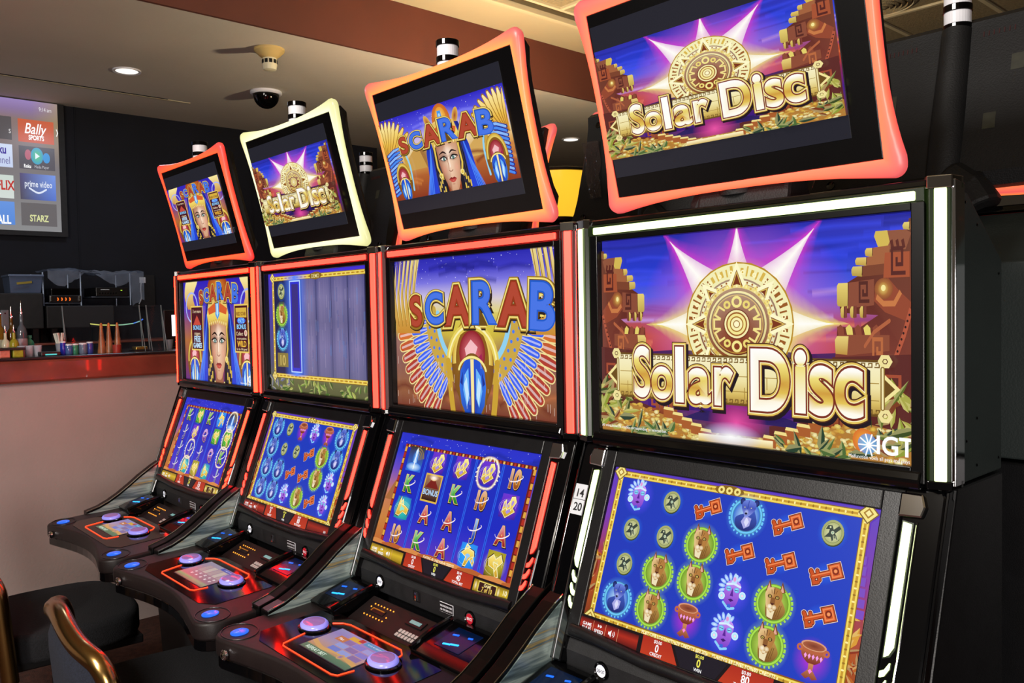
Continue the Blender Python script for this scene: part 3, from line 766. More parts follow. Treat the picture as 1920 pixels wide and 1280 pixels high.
def medal(a, x, y, s, c, c2, rim):
    a.ell(x, y, .95*s, .95*s, fade(rim, .8), fade(rim, 0), n=26)
    b = a.L
    for k in range(26):
        t = 2*PI*k/26
        if math.sin(t) > .72: continue
        a.line([(x+.66*s*math.cos(t), y+.66*s*math.sin(t)), (x+.8*s*math.cos(t), y+.8*s*math.sin(t))], (.13 if abs(math.cos(t)) > .8 else .07)*s, rim, cap=False, layer=b+1)
    a.L = b+1
    a.ell(x, y, .72*s, None, mixc(rim, '#103010', .55), n=32); a.ell(x, y, .69*s, None, rim, n=32); a.ell(x, y, .62*s, None, mixc(rim, '#103010', .6), n=32); a.ell(x, y, .59*s, None, c, c2, n=32)
def s_puma(a, x, y, s):
    medal(a, x, y, s, '#d4e46c', '#7ba428', '#a8e04c')
    a.poly(curve([(x-.3*s, y+.3*s), (x-.3*s, y-.2*s), (x-.15*s, y-.56*s), (x+.3*s, y-.5*s), (x+.52*s, y-.2*s), (x+.38*s, y+.1*s), (x+.2*s, y+.3*s)], 4), vgrad([(0, '#7a4e1e'), (.6, '#a8803c'), (1, '#c89a50')], y-.56*s, y+.3*s))
    a.poly([(x-.28*s, y+.05*s), (x-.18*s, y-.5*s), (x+.05*s, y-.55*s), (x+.1*s, y-.2*s)], '#efe0b8')
    for k in range(3): a.line([(x+.2*s+.07*k*s, y+.0*s), (x+.1*s+.08*k*s, y-.42*s)], .02*s, '#6a4018')
    for sg, ox in ((-1, -.3), (1, .26)):
        a.poly([(x+(ox-.1)*s, y+.38*s), (x+(ox-.02*sg)*s, y+.86*s), (x+(ox+.16)*s, y+.5*s)], '#7a3e1a'); a.poly([(x+(ox-.05)*s, y+.44*s), (x+(ox-.01*sg)*s, y+.74*s), (x+(ox+.1)*s, y+.5*s)], '#e2a894')
    hp = curve([(x-.05*s, y-.33*s), (x-.26*s, y-.16*s), (x-.33*s, y+.1*s), (x-.38*s, y+.34*s), (x-.26*s, y+.54*s), (x-.02*s, y+.6*s), (x+.22*s, y+.54*s), (x+.33*s, y+.34*s), (x+.27*s, y+.1*s), (x+.16*s, y-.16*s), (x-.05*s, y-.33*s)], 3)
    n = len(hp); a.tris([(x-.03*s, y+.2*s)]+hp, [lin('#b9803e')]+[lin('#e6c48a' if p[0] < x-.1*s else '#b07a3a') for p in hp], [(0, i+1, (i+1) % n+1) for i in range(n)])
    a.line([(x-.03*s, y+.55*s), (x-.03*s, y+.36*s)], .03*s, '#4a2410'); a.line([(x-.15*s, y+.5*s), (x-.1*s, y+.36*s)], .02*s, '#7a4a20', layer=a.L); a.line([(x+.09*s, y+.5*s), (x+.05*s, y+.36*s)], .02*s, '#7a4a20', layer=a.L)
    for ox in (-.18, .13):
        a.ell(x+ox*s, y+.25*s, .09*s, .07*s, '#40220e', n=12); a.ell(x+ox*s, y+.25*s, .05*s, .045*s, '#e0c860', n=8); a.ell(x+ox*s, y+.25*s, .022*s, None, '#100804', n=6)
    a.poly([(x-.12*s, y+.22*s), (x+.06*s, y+.22*s), (x+.07*s, y-.02*s), (x-.13*s, y-.02*s)], '#8a5828'); a.poly([(x-.12*s, y+.02*s), (x+.06*s, y+.02*s), (x-.03*s, y-.07*s)], '#4a1e16')
    a.ell(x-.12*s, y-.12*s, .1*s, .09*s, '#fff4de', '#e2c89a', n=12); a.ell(x+.06*s, y-.12*s, .1*s, .09*s, '#f6e6c4', '#cfae7a', n=12); a.ell(x-.03*s, y-.24*s, .08*s, .05*s, '#e9d6ae', n=10)
def s_bear(a, x, y, s):
    medal(a, x, y, s, '#bfe6fc', '#2c6cd4', '#6cc8fa')
    a.poly(curve([(x-.1*s, y+.1*s), (x-.46*s, y-.1*s), (x-.42*s, y-.42*s), (x-.1*s, y-.58*s), (x+.3*s, y-.5*s), (x+.5*s, y-.2*s), (x+.3*s, y+.3*s)], 4), vgrad([(0, '#1c2470'), (1, '#3c5ac0')], y-.58*s, y+.3*s))
    a.poly([(x-.06*s, y+.02*s), (x-.2*s, y-.24*s), (x-.02*s, y-.5*s), (x+.2*s, y-.36*s), (x+.24*s, y-.06*s)], '#a8a8e4'); a.poly([(x+.02*s, y-.02*s), (x-.06*s, y-.25*s), (x+.06*s, y-.42*s), (x+.16*s, y-.2*s)], '#dcdcfa')
    for ox in (-.26, .36): a.ell(x+ox*s, y+.56*s, .12*s, .14*s, '#2c3c90', '#10184c', n=12)
    a.poly(curve([(x-.02*s, y-.06*s), (x-.16*s, y+.1*s), (x-.28*s, y+.38*s), (x-.18*s, y+.6*s), (x+.08*s, y+.66*s), (x+.32*s, y+.56*s), (x+.36*s, y+.34*s), (x+.2*s, y+.1*s), (x+.02*s, y-.06*s)], 3), vgrad([(0, '#8a9ae8'), (.5, '#3a4cb4'), (1, '#7088e0')], y, y+.66*s))
    a.ell(x-.02*s, y+.14*s, .11*s, .13*s, '#c0c8f4', '#6a78c8', n=14); a.ell(x-.03*s, y+.1*s, .06*s, .045*s, '#141a3c', n=10)
    for ox in (-.13, .16): a.ell(x+ox*s, y+.34*s, .045*s, .035*s, '#eaf2ff', '#141a40', n=8)
    a.line([(x+.02*s, y+.6*s), (x, y+.3*s)], .03*s, '#2a3a9c')
def s_mask(a, x, y, s):
    a.ell(x, y, .9*s, .95*s, fade('#6a5cff', .9), fade('#5a4cff', 0), n=24)
    b = a.L
    for k in range(7):
        t = math.radians(60+24*k); a.ell(x-.04*s+.5*s*math.cos(t), y+.2*s+.45*s*math.sin(t), .17*s, .08*s, '#e0f0ff', '#7ab0f8', n=10, rot=t, layer=b+1+k % 2)
    a.L = b+3
    fp = curve([(x-.1*s, y-.66*s), (x-.34*s, y-.36*s), (x-.38*s, y+.1*s), (x-.26*s, y+.42*s), (x+.1*s, y+.52*s), (x+.36*s, y+.36*s), (x+.36*s, y-.1*s), (x+.24*s, y-.5*s), (x-.1*s, y-.66*s)], 3)
    a.poly(fp, vgrad([(0, '#7a3cc8'), (.6, '#a868e0'), (1, '#c898f4')], y-.6*s, y+.5*s))
    a.line([(x-.3*s, y+.3*s), (x+.02*s, y+.38*s), (x+.34*s, y+.3*s)], .09*s, '#d8ecff')
    a.poly([(x-.12*s, y+.38*s), (x+.0*s, y+.8*s), (x+.16*s, y+.74*s), (x+.14*s, y+.4*s)], '#bfe0fe'); a.ell(x+.02*s, y+.56*s, .07*s, .1*s, '#e69ad8', n=10)
    for ox in (-.19, .2): a.ell(x+ox*s, y+.14*s, .13*s, .11*s, '#a8f0fc', '#5ab8f0', n=12); a.line([(x+(ox-.09)*s, y+.13*s), (x+(ox+.09)*s, y+.14*s)], .025*s, '#3a2a80')
    a.poly([(x+.0*s, y+.2*s), (x+.08*s, y-.14*s), (x-.08*s, y-.14*s)], '#5a2498'); a.poly([(x-.13*s, y-.3*s), (x, y-.24*s), (x+.14*s, y-.3*s), (x, y-.38*s)], '#3c1470')
    for ox, oy in ((-.46, -.22), (.5, -.02)): a.ring(x+ox*s, y+oy*s, .05*s, .16*s, '#9ae0fc', '#d8f4ff', n=12); a.ell(x+ox*s, y+oy*s, .06*s, None, '#f8d8e8', n=8)
    a.line([(x-.34*s, y-.46*s), (x-.06*s, y-.68*s), (x+.2*s, y-.6*s)], .1*s, '#8ad0fa'); a.rect(x-.12*s, y-.62*s, x+.04*s, y-.48*s, '#3a60d8')
def s_cup(a, x, y, s):
    a.ell(x, y, .8*s, .85*s, fade('#e82ad8', .7), fade('#a020e0', 0), n=22)
    a.poly(curve([(x-.5*s, y+.5*s), (x-.42*s, y+.1*s), (x-.14*s, y-.14*s), (x+.14*s, y-.14*s), (x+.42*s, y+.1*s), (x+.5*s, y+.5*s)], 4), vgrad([(0, '#7a2a1c'), (1, '#c4704a')], y-.14*s, y+.5*s))
    a.ell(x, y+.5*s, .5*s, .18*s, '#d89a74', n=24); a.ell(x, y+.49*s, .43*s, .14*s, '#7a3420', '#a85a3a', n=22)
    a.line(arc(x, y+.42*s, .48*s, PI+.2, 2*PI-.2, 12, .35), .1*s, '#b8603a')
    for k in range(5): a.poly([(x-.33*s+.155*k*s, y+.12*s), (x-.27*s+.155*k*s, y+.2*s), (x-.21*s+.155*k*s, y+.12*s), (x-.27*s+.155*k*s, y+.0*s)], '#f6a0e8', layer=a.L+1)
    a.L += 1
    a.poly([(x-.1*s, y-.14*s), (x+.1*s, y-.14*s), (x+.09*s, y-.36*s), (x+.32*s, y-.62*s), (x+.12*s, y-.7*s), (x, y-.6*s), (x-.14*s, y-.7*s), (x-.32*s, y-.6*s), (x-.09*s, y-.36*s)], vgrad([(0, '#8a3a24'), (1, '#d08a58')], y-.7*s, y-.14*s))
    a.poly([(x-.08*s, y-.4*s), (x, y-.32*s), (x+.08*s, y-.4*s), (x, y-.5*s)], '#ff8ae0')
    for sg in (-1, 1): a.ring(x+sg*.52*s, y+.34*s, .05*s, .13*s, '#c0683e', n=12)
def s_letter(a, ch, x, y, s, c1, c2):
    g = vgrad([(0, c2), (.5, c1), (1, mixc(c1, '#ffffff', .3))], y-.4*s, y+.45*s)
    a.fancy(ch, x, y, s*1.25, [(.09, '#1a0c20', .02, -.02), (.065, '#f0c878', 0, 0), (.04, g, 0, 0)], sx=.72 if len(ch) > 1 else .85)
    a.line(curve([(x-.5*s, y-.02*s), (x-.36*s, y-.16*s), (x+.1*s, y-.12*s), (x+.5*s, y+.1*s), (x+.44*s, y+.22*s)], 4), [.02*s]*5+[.06*s]*7+[.045*s]*4+[.02*s], '#fff0f0')
def s_gold(a, x, y, s, glow, c=None, seed=1):
    if c:
        a.rect(x-.62*s, y-.6*s, x+.62*s, y+.62*s, vgrad([(0, c[0]), (1, c[1])], y-.6*s, y+.62*s))
    a.ell(x, y, .85*s, .75*s, fade(glow, .9), fade(glow, 0), n=22)
    for k in range(3): a.ring(x, y-.05*s, (.5+.1*k)*s, (.52+.1*k)*s, mixc(glow, '#ffffff', .4), n=24, ky=.6, a0=.3*k, a1=2.6+k)
    P = {1: [[(-.45, -.3), (-.1, -.58), (.5, -.2), (.16, .08)], [(-.42, -.24), (-.38, .2), (-.26, .32), (-.16, -.1)], [(.02, .1), (.1, .5), (.34, .55), (.5, .3), (.34, .02), (.2, -.2)], [(-.1, -.2), (.14, -.04), (.05, .3), (-.1, .1)]],
         2: [[(-.5, .1), (-.1, .4), (.4, .3), (.5, .05), (.2, -.1), (0, -.5), (-.2, -.5), (-.1, -.05)], [(-.3, .3), (-.2, .6), (.1, .45)], [(.2, -.1), (.55, -.4), (.6, -.2), (.4, .05)]],
         3: [[(-.5, -.4), (-.4, .3), (-.3, .6), (-.2, .2), (.2, .15), (.55, 0), (.5, -.3), (.1, -.2), (-.2, -.45)], [(-.3, .2), (-.1, .5), (.05, .2)]],
         4: [[(-.5, .2), (-.2, .45), (0, .25), (.3, .5), (.5, .2), (.2, -.1), (.4, -.5), (.2, -.55), (0, -.2), (-.4, -.1)], [(-.1, .1), (.25, .05), (.1, -.3)]]}[seed]
    b = a.L
    for k, pl in enumerate(P):
        q = [(x+u*s, y+v*s) for u, v in pl]; cx = sum(p[0] for p in q)/len(q); cy = sum(p[1] for p in q)/len(q)
        big = [(cx+(u-cx)*1.15, cy+(v-cy)*1.15) for u, v in q]
        a.poly(big, '#5a3a08'); a.poly(q, vgrad([(0, '#c8921c'), (.5, '#f0cc48'), (1, '#fff3a0')], y-.55*s, y+.6*s))
        a.line(q, .035*s, '#fff8c0', closed=True); a.poly([(cx+(u-cx)*.4, cy+(v-cy)*.4) for u, v in q], mixc(glow, '#ffffff', .25))
def s_fountain(a, x, y, s):
    a.rect(x-.62*s, y-.62*s, x+.62*s, y+.62*s, vgrad([(0, '#2a6ad8'), (.5, '#6a5a48'), (1, '#3a3020')], y-.62*s, y+.62*s))
    for k in range(4): a.line(arc(x, y-.1*s, (.3+.12*k)*s, .3, 1.6, 8), .07*s, '#8a744a')
    a.poly([(x-.14*s, y-.5*s), (x-.1*s, y+.4*s), (x, y+.56*s), (x+.1*s, y+.4*s), (x+.16*s, y-.5*s)], '#c4ecff'); a.ell(x, y+.1*s, .3*s, .4*s, fade('#4a9af8', .9), fade('#4a9af8', 0)); a.ell(x, y-.4*s, .6*s, .22*s, '#d8f4ff', '#2a7ae0')
    a.line([(x, y-.5*s), (x, y+.5*s)], .06*s, '#ffffff')
def s_bonus(a, x, y, s):
    a.rect(x-.64*s, y-.66*s, x+.64*s, y+.66*s, '#e0b848'); a.rect(x-.56*s, y-.58*s, x+.56*s, y+.58*s, vgrad([(0, '#2a0c0c'), (.5, '#7a1c18'), (1, '#a87858')], y-.58*s, y+.58*s))
    a.poly([(x-.5*s, y), (x-.12*s, y+.42*s), (x+.12*s, y+.42*s), (x+.52*s, y)], '#7a2018'); a.ell(x, y+.44*s, .22*s, .1*s, '#fff4d8', '#e0a860'); a.ell(x, y+.5*s, .4*s, .16*s, fade('#ffffff', .9), fade('#ffe0b0', 0))
    a.fancy('BONUS', x, y-.2*s, .36*s, [(.08, '#201830', 0, 0), (.03, '#bcd8f4', 0, 0)], sx=.95)
def flames(a, x, y, s):
    R = random.Random(8); b = a.L
    a.line([(x+.74*s*math.cos(t*PI/18)*abs(math.cos(t*PI/18))**-.25 if abs(math.cos(t*PI/18)) > .05 else x, y+.76*s*math.sin(t*PI/18)) for t in range(36)], .2*s, fade('#fff8d8', 1), closed=True, soft=fade('#ffc870', 0))
    for k in range(20):
        t = 2*PI*k/20; r = .78*s; a.line([(x+r*math.cos(t), y+r*math.sin(t)), (x+(r+.1*s)*math.cos(t), y+(r-.1*s)*math.sin(t)-.06*s)], .05*s, '#fffbe8', layer=a.L+1)
    a.L += 1

def gold_frame(a, x0, y0, x1, y1, w):
    for (p, q, r, t) in ((x0, y1-w, x1, y1), (x0, y0, x1, y0+w), (x0, y0, x0+w, y1), (x1-w, y0, x1, y1)):
        a.rect(p, q, r, t, '#8a6414'); e = w*.12; a.rect(p+e, q+e, r-e, t-e, '#f2d75c', layer=a.L+1); a.L += 1
        h = w*.36; a.rect(p+h, q+h, r-h, t-h, '#c99a2c') if (r-p > 2*h and t-q > 2*h) else None
    b = a.L
    for k in range(44):
        u = x0+w+(x1-x0-2*w)*(k+.5)/44
        for yy in (y1-w*.5, y0+w*.5): a.ell(u, yy, w*.12, w*.2, '#fff0a0' if k % 2 else '#9a7018', n=6, layer=b+1)
    for k in range(26):
        v = y0+w+(y1-y0-2*w)*(k+.5)/26
        for xx in (x0+w*.5, x1-w*.5): a.ell(xx, v, w*.2, w*.12, '#fff0a0' if k % 2 else '#9a7018', n=6, layer=b+1)
    a.L = b+1
    for cx, cy in ((x0+w*.3, y1-w*.3), (x1-w*.3, y1-w*.3), (x0+w*.3, y0+w*.3), (x1-w*.3, y0+w*.3)):
        a.ell(cx, cy, w*1.25, None, '#7a5a14', n=4, rot=0); a.ell(cx, cy, w*1.05, None, '#f5e384', n=4); a.ell(cx, cy, w*.62, None, '#a87c20', n=4); a.ell(cx, cy, w*.38, None, '#f8eca0', n=4)
    mx = (x0+x1)/2; a.ell(mx, y1-w*.4, w*2.2, w*.7, '#8a6414', n=16)
    for ox in (-1.2, 0, 1.2): a.ring(mx+ox*w, y1-w*.4, w*.2, w*.5, '#f5e384', n=10)

def meters(a, left, credit, win, bet, gold=False, line='', right=None):
    """strip of counters along the bottom of a game screen"""
    c1, c2 = ('#8a6a10', '#d8b428') if gold else ('#4a0c0a', '#b02a18')
    a.rect(0, -.02, a.A, .10, '#180c0c')
    a.grad(left, 0, .44, .085, [(0, c1), (.6, c2), (1, c1)])
    for k, t in enumerate(('GAME', 'SPEED', '')):
        x = left+.055+.095*k
        a.line([(x+.048, .005), (x+.048, .08)], .003, '#e09a70', cap=False)
        if k == 0: a.text('GAME', x, .052, .026, '#ffffff', off=.02); a.text('RULES', x, .028, .026, '#ffffff', off=.02)
        elif k == 1: a.poly([(x-.012, .05), (x-.012, .07), (x+.002, .06)], '#ffffff'); a.poly([(x+.006, .05), (x+.006, .07), (x+.02, .06)], '#ffffff'); a.text('SPEED', x, .03, .026, '#ffffff', off=.02)
        else:
            a.poly([(x-.022, .034), (x-.012, .034), (x, .022), (x, .062), (x-.012, .05), (x-.022, .05)], '#ffffff')
            for q in range(2): a.line(arc(x+.002, .042, .012+.01*q, -.8, .8, 6), .004, '#ffffff')
    a.poly([(.47, .098), (.66, .098), (.72, 0), (.47, 0)], vgrad([(0, '#c03a1c'), (.5, '#7a1410'), (1, '#b02c18')], 0, .1))
    a.poly([(.68, .098), (1.02, .098), (.96, 0), (.74, 0)], '#1c1620')
    a.poly([(1.04, .098), (1.28, .098), (1.28, 0), (.98, 0)], vgrad([(0, '#c03a1c'), (.5, '#7a1410'), (1, '#b02c18')], 0, .1))
    for x, big, small, t, c in ((.575, credit, '$0.00', 'CREDIT', '#ffffff'), (.85, win, '$0.00', 'WIN', '#f4ec5a'), (1.13, bet, '$0.%s' % bet, 'TOTAL BET', '#ffffff')):
        a.text(small, x, .083, .024, c, off=.015); a.text(big, x, .05, .055, c, off=.025, sx=.85); a.text(t, x, .015, .024, '#ffffff', off=.02)
    if right: right()
    else: a.grad(1.30, 0, a.A-.01, .085, [(0, '#4a0c0a'), (.6, '#a02818'), (1, '#5a100c')]); a.text('10', a.A-.06, .03, .04, '#ffffff', off=.02)
    if line: a.text(line, .87, .112, .026, '#fff6c8', off=.02, sx=.9)

def solar_reels(grid, line):
    a = Art(1.668); A = 1.668
    a.grad(0, 0, A, 1, [(0, '#6a2410'), (.3, '#b0501c'), (.5, '#a03a50'), (.7, '#7a3ab0'), (1, '#5a3ac0')])
    foliage(a, -.02, .1, .08, .5, 20, 21, ['#b8601c', '#8a2c10', '#d89a30']); foliage(a, A-.08, .1, A+.02, .5, 24, 22, ['#b8601c', '#8a2c10', '#6a7a20', '#d89a30'])
    for k in range(6): a.poly([(1.6, .48+.05*k), (1.66-.005*k, .48+.05*k), (1.66-.005*k, .52+.05*k), (1.605, .52+.05*k)], '#7a4ac0')
    gold_frame(a, .045, .085, 1.623, .985, .042)
    a.rect(.085, .13, 1.583, .945, lambda x, y: mixc('#2038b8', '#183cc0', x/1.6))
    X = [.23, .475, .72, .965, 1.205, 1.45]; Y = [.85, .65, .445, .24]
    F = {'m': (s_mask, .125), 'c': (s_coin, .125), 'k': (s_key, .115), 'p': (s_puma, .135), 'b': (s_bear, .135), 'u': (s_cup, .13)}
    fns = []
    for r, row in enumerate(grid):
        for c, ch in enumerate(row):
            if ch in F: fns.append(lambda f=F[ch], c=c, r=r: f[0](a, X[c], Y[r], f[1]))
    a.same(fns)
    meters(a, 0.0, '0', '0', '80', line=line)
    return a

def scarab_reels(grid, win, bet, credit, line, hot=()):
    a = Art(1.668); A = 1.668
    a.grad(0, 0, A, 1, [(0, '#8a2c18'), (.12, '#c06a30'), (.3, '#c8803c'), (.5, '#c87a58'), (.7, '#6a4ac0'), (.85, '#2436d0'), (1, '#2a30c8')])
    R = random.Random(6); b = a.L
    for k in range(60): a.ell(R.uniform(0, A), R.uniform(.88, 1), R.uniform(.0015, .004), None, '#d0d8ff', n=5, layer=b+1)
    a.L = b+1
    for k in range(10): x = R.uniform(0, A); y = R.uniform(.86, .97); a.line([(x, y), (x+.15, y+.03), (x+.3, y)], .06, fade('#1a2488', .6), soft=fade('#1a2488', 0), layer=a.L+1+k % 2)
    a.L += 3
    for sg, xx in ((1, 0), (-1, A)): a.poly([(xx, .45), (xx+sg*.09, .62), (xx+sg*.13, .45)], '#a86a3a')
    a.rect(.095, .115, 1.64, .915, '#6a1a14')
    b = a.L
    for k in range(40):
        u = .095+1.545*k/40; a.rect(u, .89, u+.02, .91, '#e8c05c' if k % 2 else '#b8341c', layer=b+1)
    for k in range(16):
        v = .12+.78*k/16
        for xx in (.097, 1.612): a.rect(xx, v, xx+.026, v+.04, '#e0a840' if k % 2 else '#b02c1c', layer=b+1)
    a.L = b+1
    X = [.27, .565, .86, 1.16, 1.455]; Y = [.805, .61, .41, .21]
    for k in range(5):
        a.grad(X[k]-.14, .115, X[k]+.14, .89, [(0, '#5a34b8'), (.2, '#3430c8'), (.4, '#1a28c0'), (1, '#1c2cb8')], layer=a.L+1)
    a.L += 1
    for k in range(4):
        u = (X[k]+X[k+1])/2; a.rect(u-.012, .115, u+.012, .89, '#2a62e8', layer=a.L+1); a.rect(u-.003, .115, u+.003, .89, '#1a2ab0', layer=a.L+2)
    a.L += 2
    def sym(ch, x, y):
        if ch == 'K': s_letter(a, 'K', x, y, .14, '#4ab83c', '#1c7a20')
        elif ch == 'A': s_letter(a, 'A', x, y, .14, '#d8423a', '#8a1a1c')
        elif ch == 'J': s_letter(a, 'J', x, y, .14, '#4aa8e8', '#1c4ab0')
        elif ch == 'T': s_letter(a, '10', x, y, .14, '#d88a2c', '#9a4a14')
        elif ch == 'Q': s_letter(a, 'Q', x, y, .13, '#b06ae0', '#6a2aa0')
        elif ch == 'g': s_gold(a, x, y, .135, '#7a34d8', ('#3a1c9c', '#6a34d0'), 1)
        elif ch == 'f': s_fountain(a, x, y, .16)
        elif ch == 'O': s_bonus(a, x, y, .165)
        elif ch == 't': s_gold(a, x, y, .14, '#3ae0c0', ('#1c8a9c', '#2a7ac0'), 3)
        elif ch == 'l': s_gold(a, x, y, .14, '#2ab0ff', ('#1a6ae0', '#2a8af0'), 2)
        elif ch == 'y': s_gold(a, x, y, .145, '#d8c83a', ('#5a4a10', '#a89a24'), 4)
        elif ch == 'n': s_gold(a, x, y, .14, '#6ad83a', ('#1c6a1c', '#5aa83a'), 4)
    fns = []
    for r, row in enumerate(grid):
        for c, ch in enumerate(row):
            def one(ch=ch, c=c, r=r):
                sym(ch, X[c], Y[r])
                if (r, c) in hot: flames(a, X[c], Y[r], .148)
            fns.append(one)
    a.same(fns)
    for k in range(8): a.line(curve([(-.1+.24*k, .100), (.05+.24*k, .118), (.25+.24*k, .095)], 5), .032, '#b8602c' if k % 2 else '#d88a48')
    def right():
        a.grad(1.30, 0, A, .085, [(0, '#8a6a10'), (.5, '#d8b830'), (1, '#8a6a10')])
        a.rect(1.35, .008, 1.54, .08, '#f0dc70'); a.rect(1.357, .014, 1.533, .074, '#3a1810'); a.text('GAME', 1.445, .06, .028, '#ffe8a0', off=.02)
        a.text('7 of 10' if win == '0' else '1 of 3', 1.445, .033, .042, '#f4d060', off=.02, sx=.9)
        for xx in (1.325, 1.56): a.ell(xx, .045, .015, .035, '#fff4c0', '#b08820', n=8)
        a.text('10', 1.625, .055, .045, '#fff6c8', off=.02); a.text('MIN BET', 1.625, .018, .022, '#ffffff', off=.015)
    meters(a, 0.0, credit, win, bet, gold=True, line=line, right=right)
    return a

def spin_screen():
    """reels caught blurred in a spin inside a gold frame"""
    a = Art(1.636); A = 1.636
    a.grad(0, 0, A, 1, [(0, '#5a5c38'), (.1, '#6a6a44'), (.2, '#54506a'), (.6, '#4a3c9c'), (.95, '#4a34c8'), (1, '#4230d8')])
    foliage(a, .1, -.04, 1.7, .06, 60, 31, ['#6a8a34', '#8aa848', '#4a6a2c', '#a0a850', '#3c5a24']); foliage(a, .0, 0, .4, .1, 12, 32, ['#6a6a8a', '#585c78'])
    gold_frame(a, .09, .105, 1.645, .975, .04)
    a.rect(.13, .145, 1.606, .935, '#24244e')
    for k, x in enumerate((.62, .86, 1.10, 1.345)):
        w = .235
        for q in range(14):
            u = x+w*q/14; s_ = .5+.5*math.sin(PI*(q+.5)/14); t = random.Random(q*7+k).uniform(-.1, .1)
            c = mixc('#2e3a74', '#8a80ac', max(0, min(1, s_*.85+t)))
            a.grad(u, .145, u+w/14, .935, [(0, mixc(c, '#565a7c', .5)), (.3, c), (.55, mixc(c, '#3a3a5c', .3)), (.8, c), (1, mixc(c, '#2a2a70', .4))], layer=a.L+1)
        a.L += 1
    R = random.Random(3); b = a.L
    for k in range(90):
        x = R.uniform(.62, 1.58); y = R.uniform(.17, .8); a.line([(x, y), (x, y+R.uniform(.05, .14))], R.uniform(.01, .04), fade(R.choice(['#5a86c8', '#8a7a9c', '#3a4a8a', '#a89ab8']), .35), soft=fade('#5a6a9c', 0), layer=b+1+k % 4)
    a.L = b+5
    a.line([(.505, .13), (.505, .97)], .42, fade('#5a8aff', 1), soft=fade('#4a7aff', 0), cap=False)
    a.rect(.41, .16, .60, .93, '#b8d4ff'); a.rect(.425, .17, .585, .92, vgrad([(0, '#3a3ad0'), (.5, '#3a2c9c'), (1, '#3030d0')], .17, .92)); a.rect(.45, .2, .56, .9, '#3c3080')
    a.same([lambda: s_coin(a, .265, .845, .13), lambda: s_puma(a, .265, .645, .13), lambda: s_bear(a, .265, .44, .13), lambda: (a.rect(.17, .2, .36, .32, '#8a7a3c'), a.text('10', .265, .26, .12, '#c8b060', off=.03))])
    a.ell(.86, .955, .1, .03, '#8a6414', n=8); a.text('DEMO', .86, .955, .045, '#e8dc98', off=.01)
    return a

def deck_screen(kind):
    a = Art(1.7); A = 1.7
    if kind == 0:                                            # beetle game: bet buttons over dunes
        a.grad(0, 0, A, 1, [(0, '#4a6a50'), (.16, '#5a7a58'), (.2, '#b88a5a'), (.5, '#a08a9c'), (.8, '#8a7ab0'), (1, '#8a8ab8')])
        a.line(curve([(0, .35), (.5, .22), (1.0, .3), (1.7, .2)], 5), .1, '#c89a58')
        for k in range(3):
            for q in range(3): a.rect(.55+.36*k, .3+.17*q, .88+.36*k, .44+.17*q, ['#6a78c0', '#8a96cc', '#7a6a9c'][(k+q) % 3])
        a.rect(.3, .62, .62, .8, '#b8703c'); a.rect(.55, .8, .95, .93, '#c8a03c'); a.text('Max', .45, .71, .1, '#ffffff')
        a.rect(1.02, .84, 1.68, .98, '#3a8ab8'); a.text('PLAYS: 40 CREDITS', 1.33, .91, .055, '#d8f0ff'); a.ell(1.63, .91, .02, None, '#ffffff', n=8)
        a.ell(1.15, .24, .09, None, '#7a5aa0', '#c8a050', n=12)
        a.rect(.82, .86, .98, .97, '#a83a3c')
        a.text('REPEAT BET', .5, .085, .13, '#cfe0cc', off=.02)
    else:                                                    # sun game: bet table
        a.grad(0, 0, A, 1, [(0, '#5a6a58'), (.12, '#7a9a70'), (.2, '#8a6a70'), (.6, '#a07a80'), (1, '#8a8a9c')])
        for k in range(5): a.rect(.3+.27*k, .5, .52+.27*k, .85, '#b8a89a' if k % 2 else '#a8908a')
        for k in range(5):
            for q in range(2): a.text('8%d' % (k+q*3), .42+.27*k, .42-.12*q, .09, '#efe4e4', off=.02)
        a.rect(.85, .87, 1.55, .98, '#3a4a9c'); a.text('1 CREDIT PLAY', 1.2, .925, .06, '#d8e0ff')
        a.line([(0, .1), (.8, .12)], .05, '#5a9a6a')
    return a

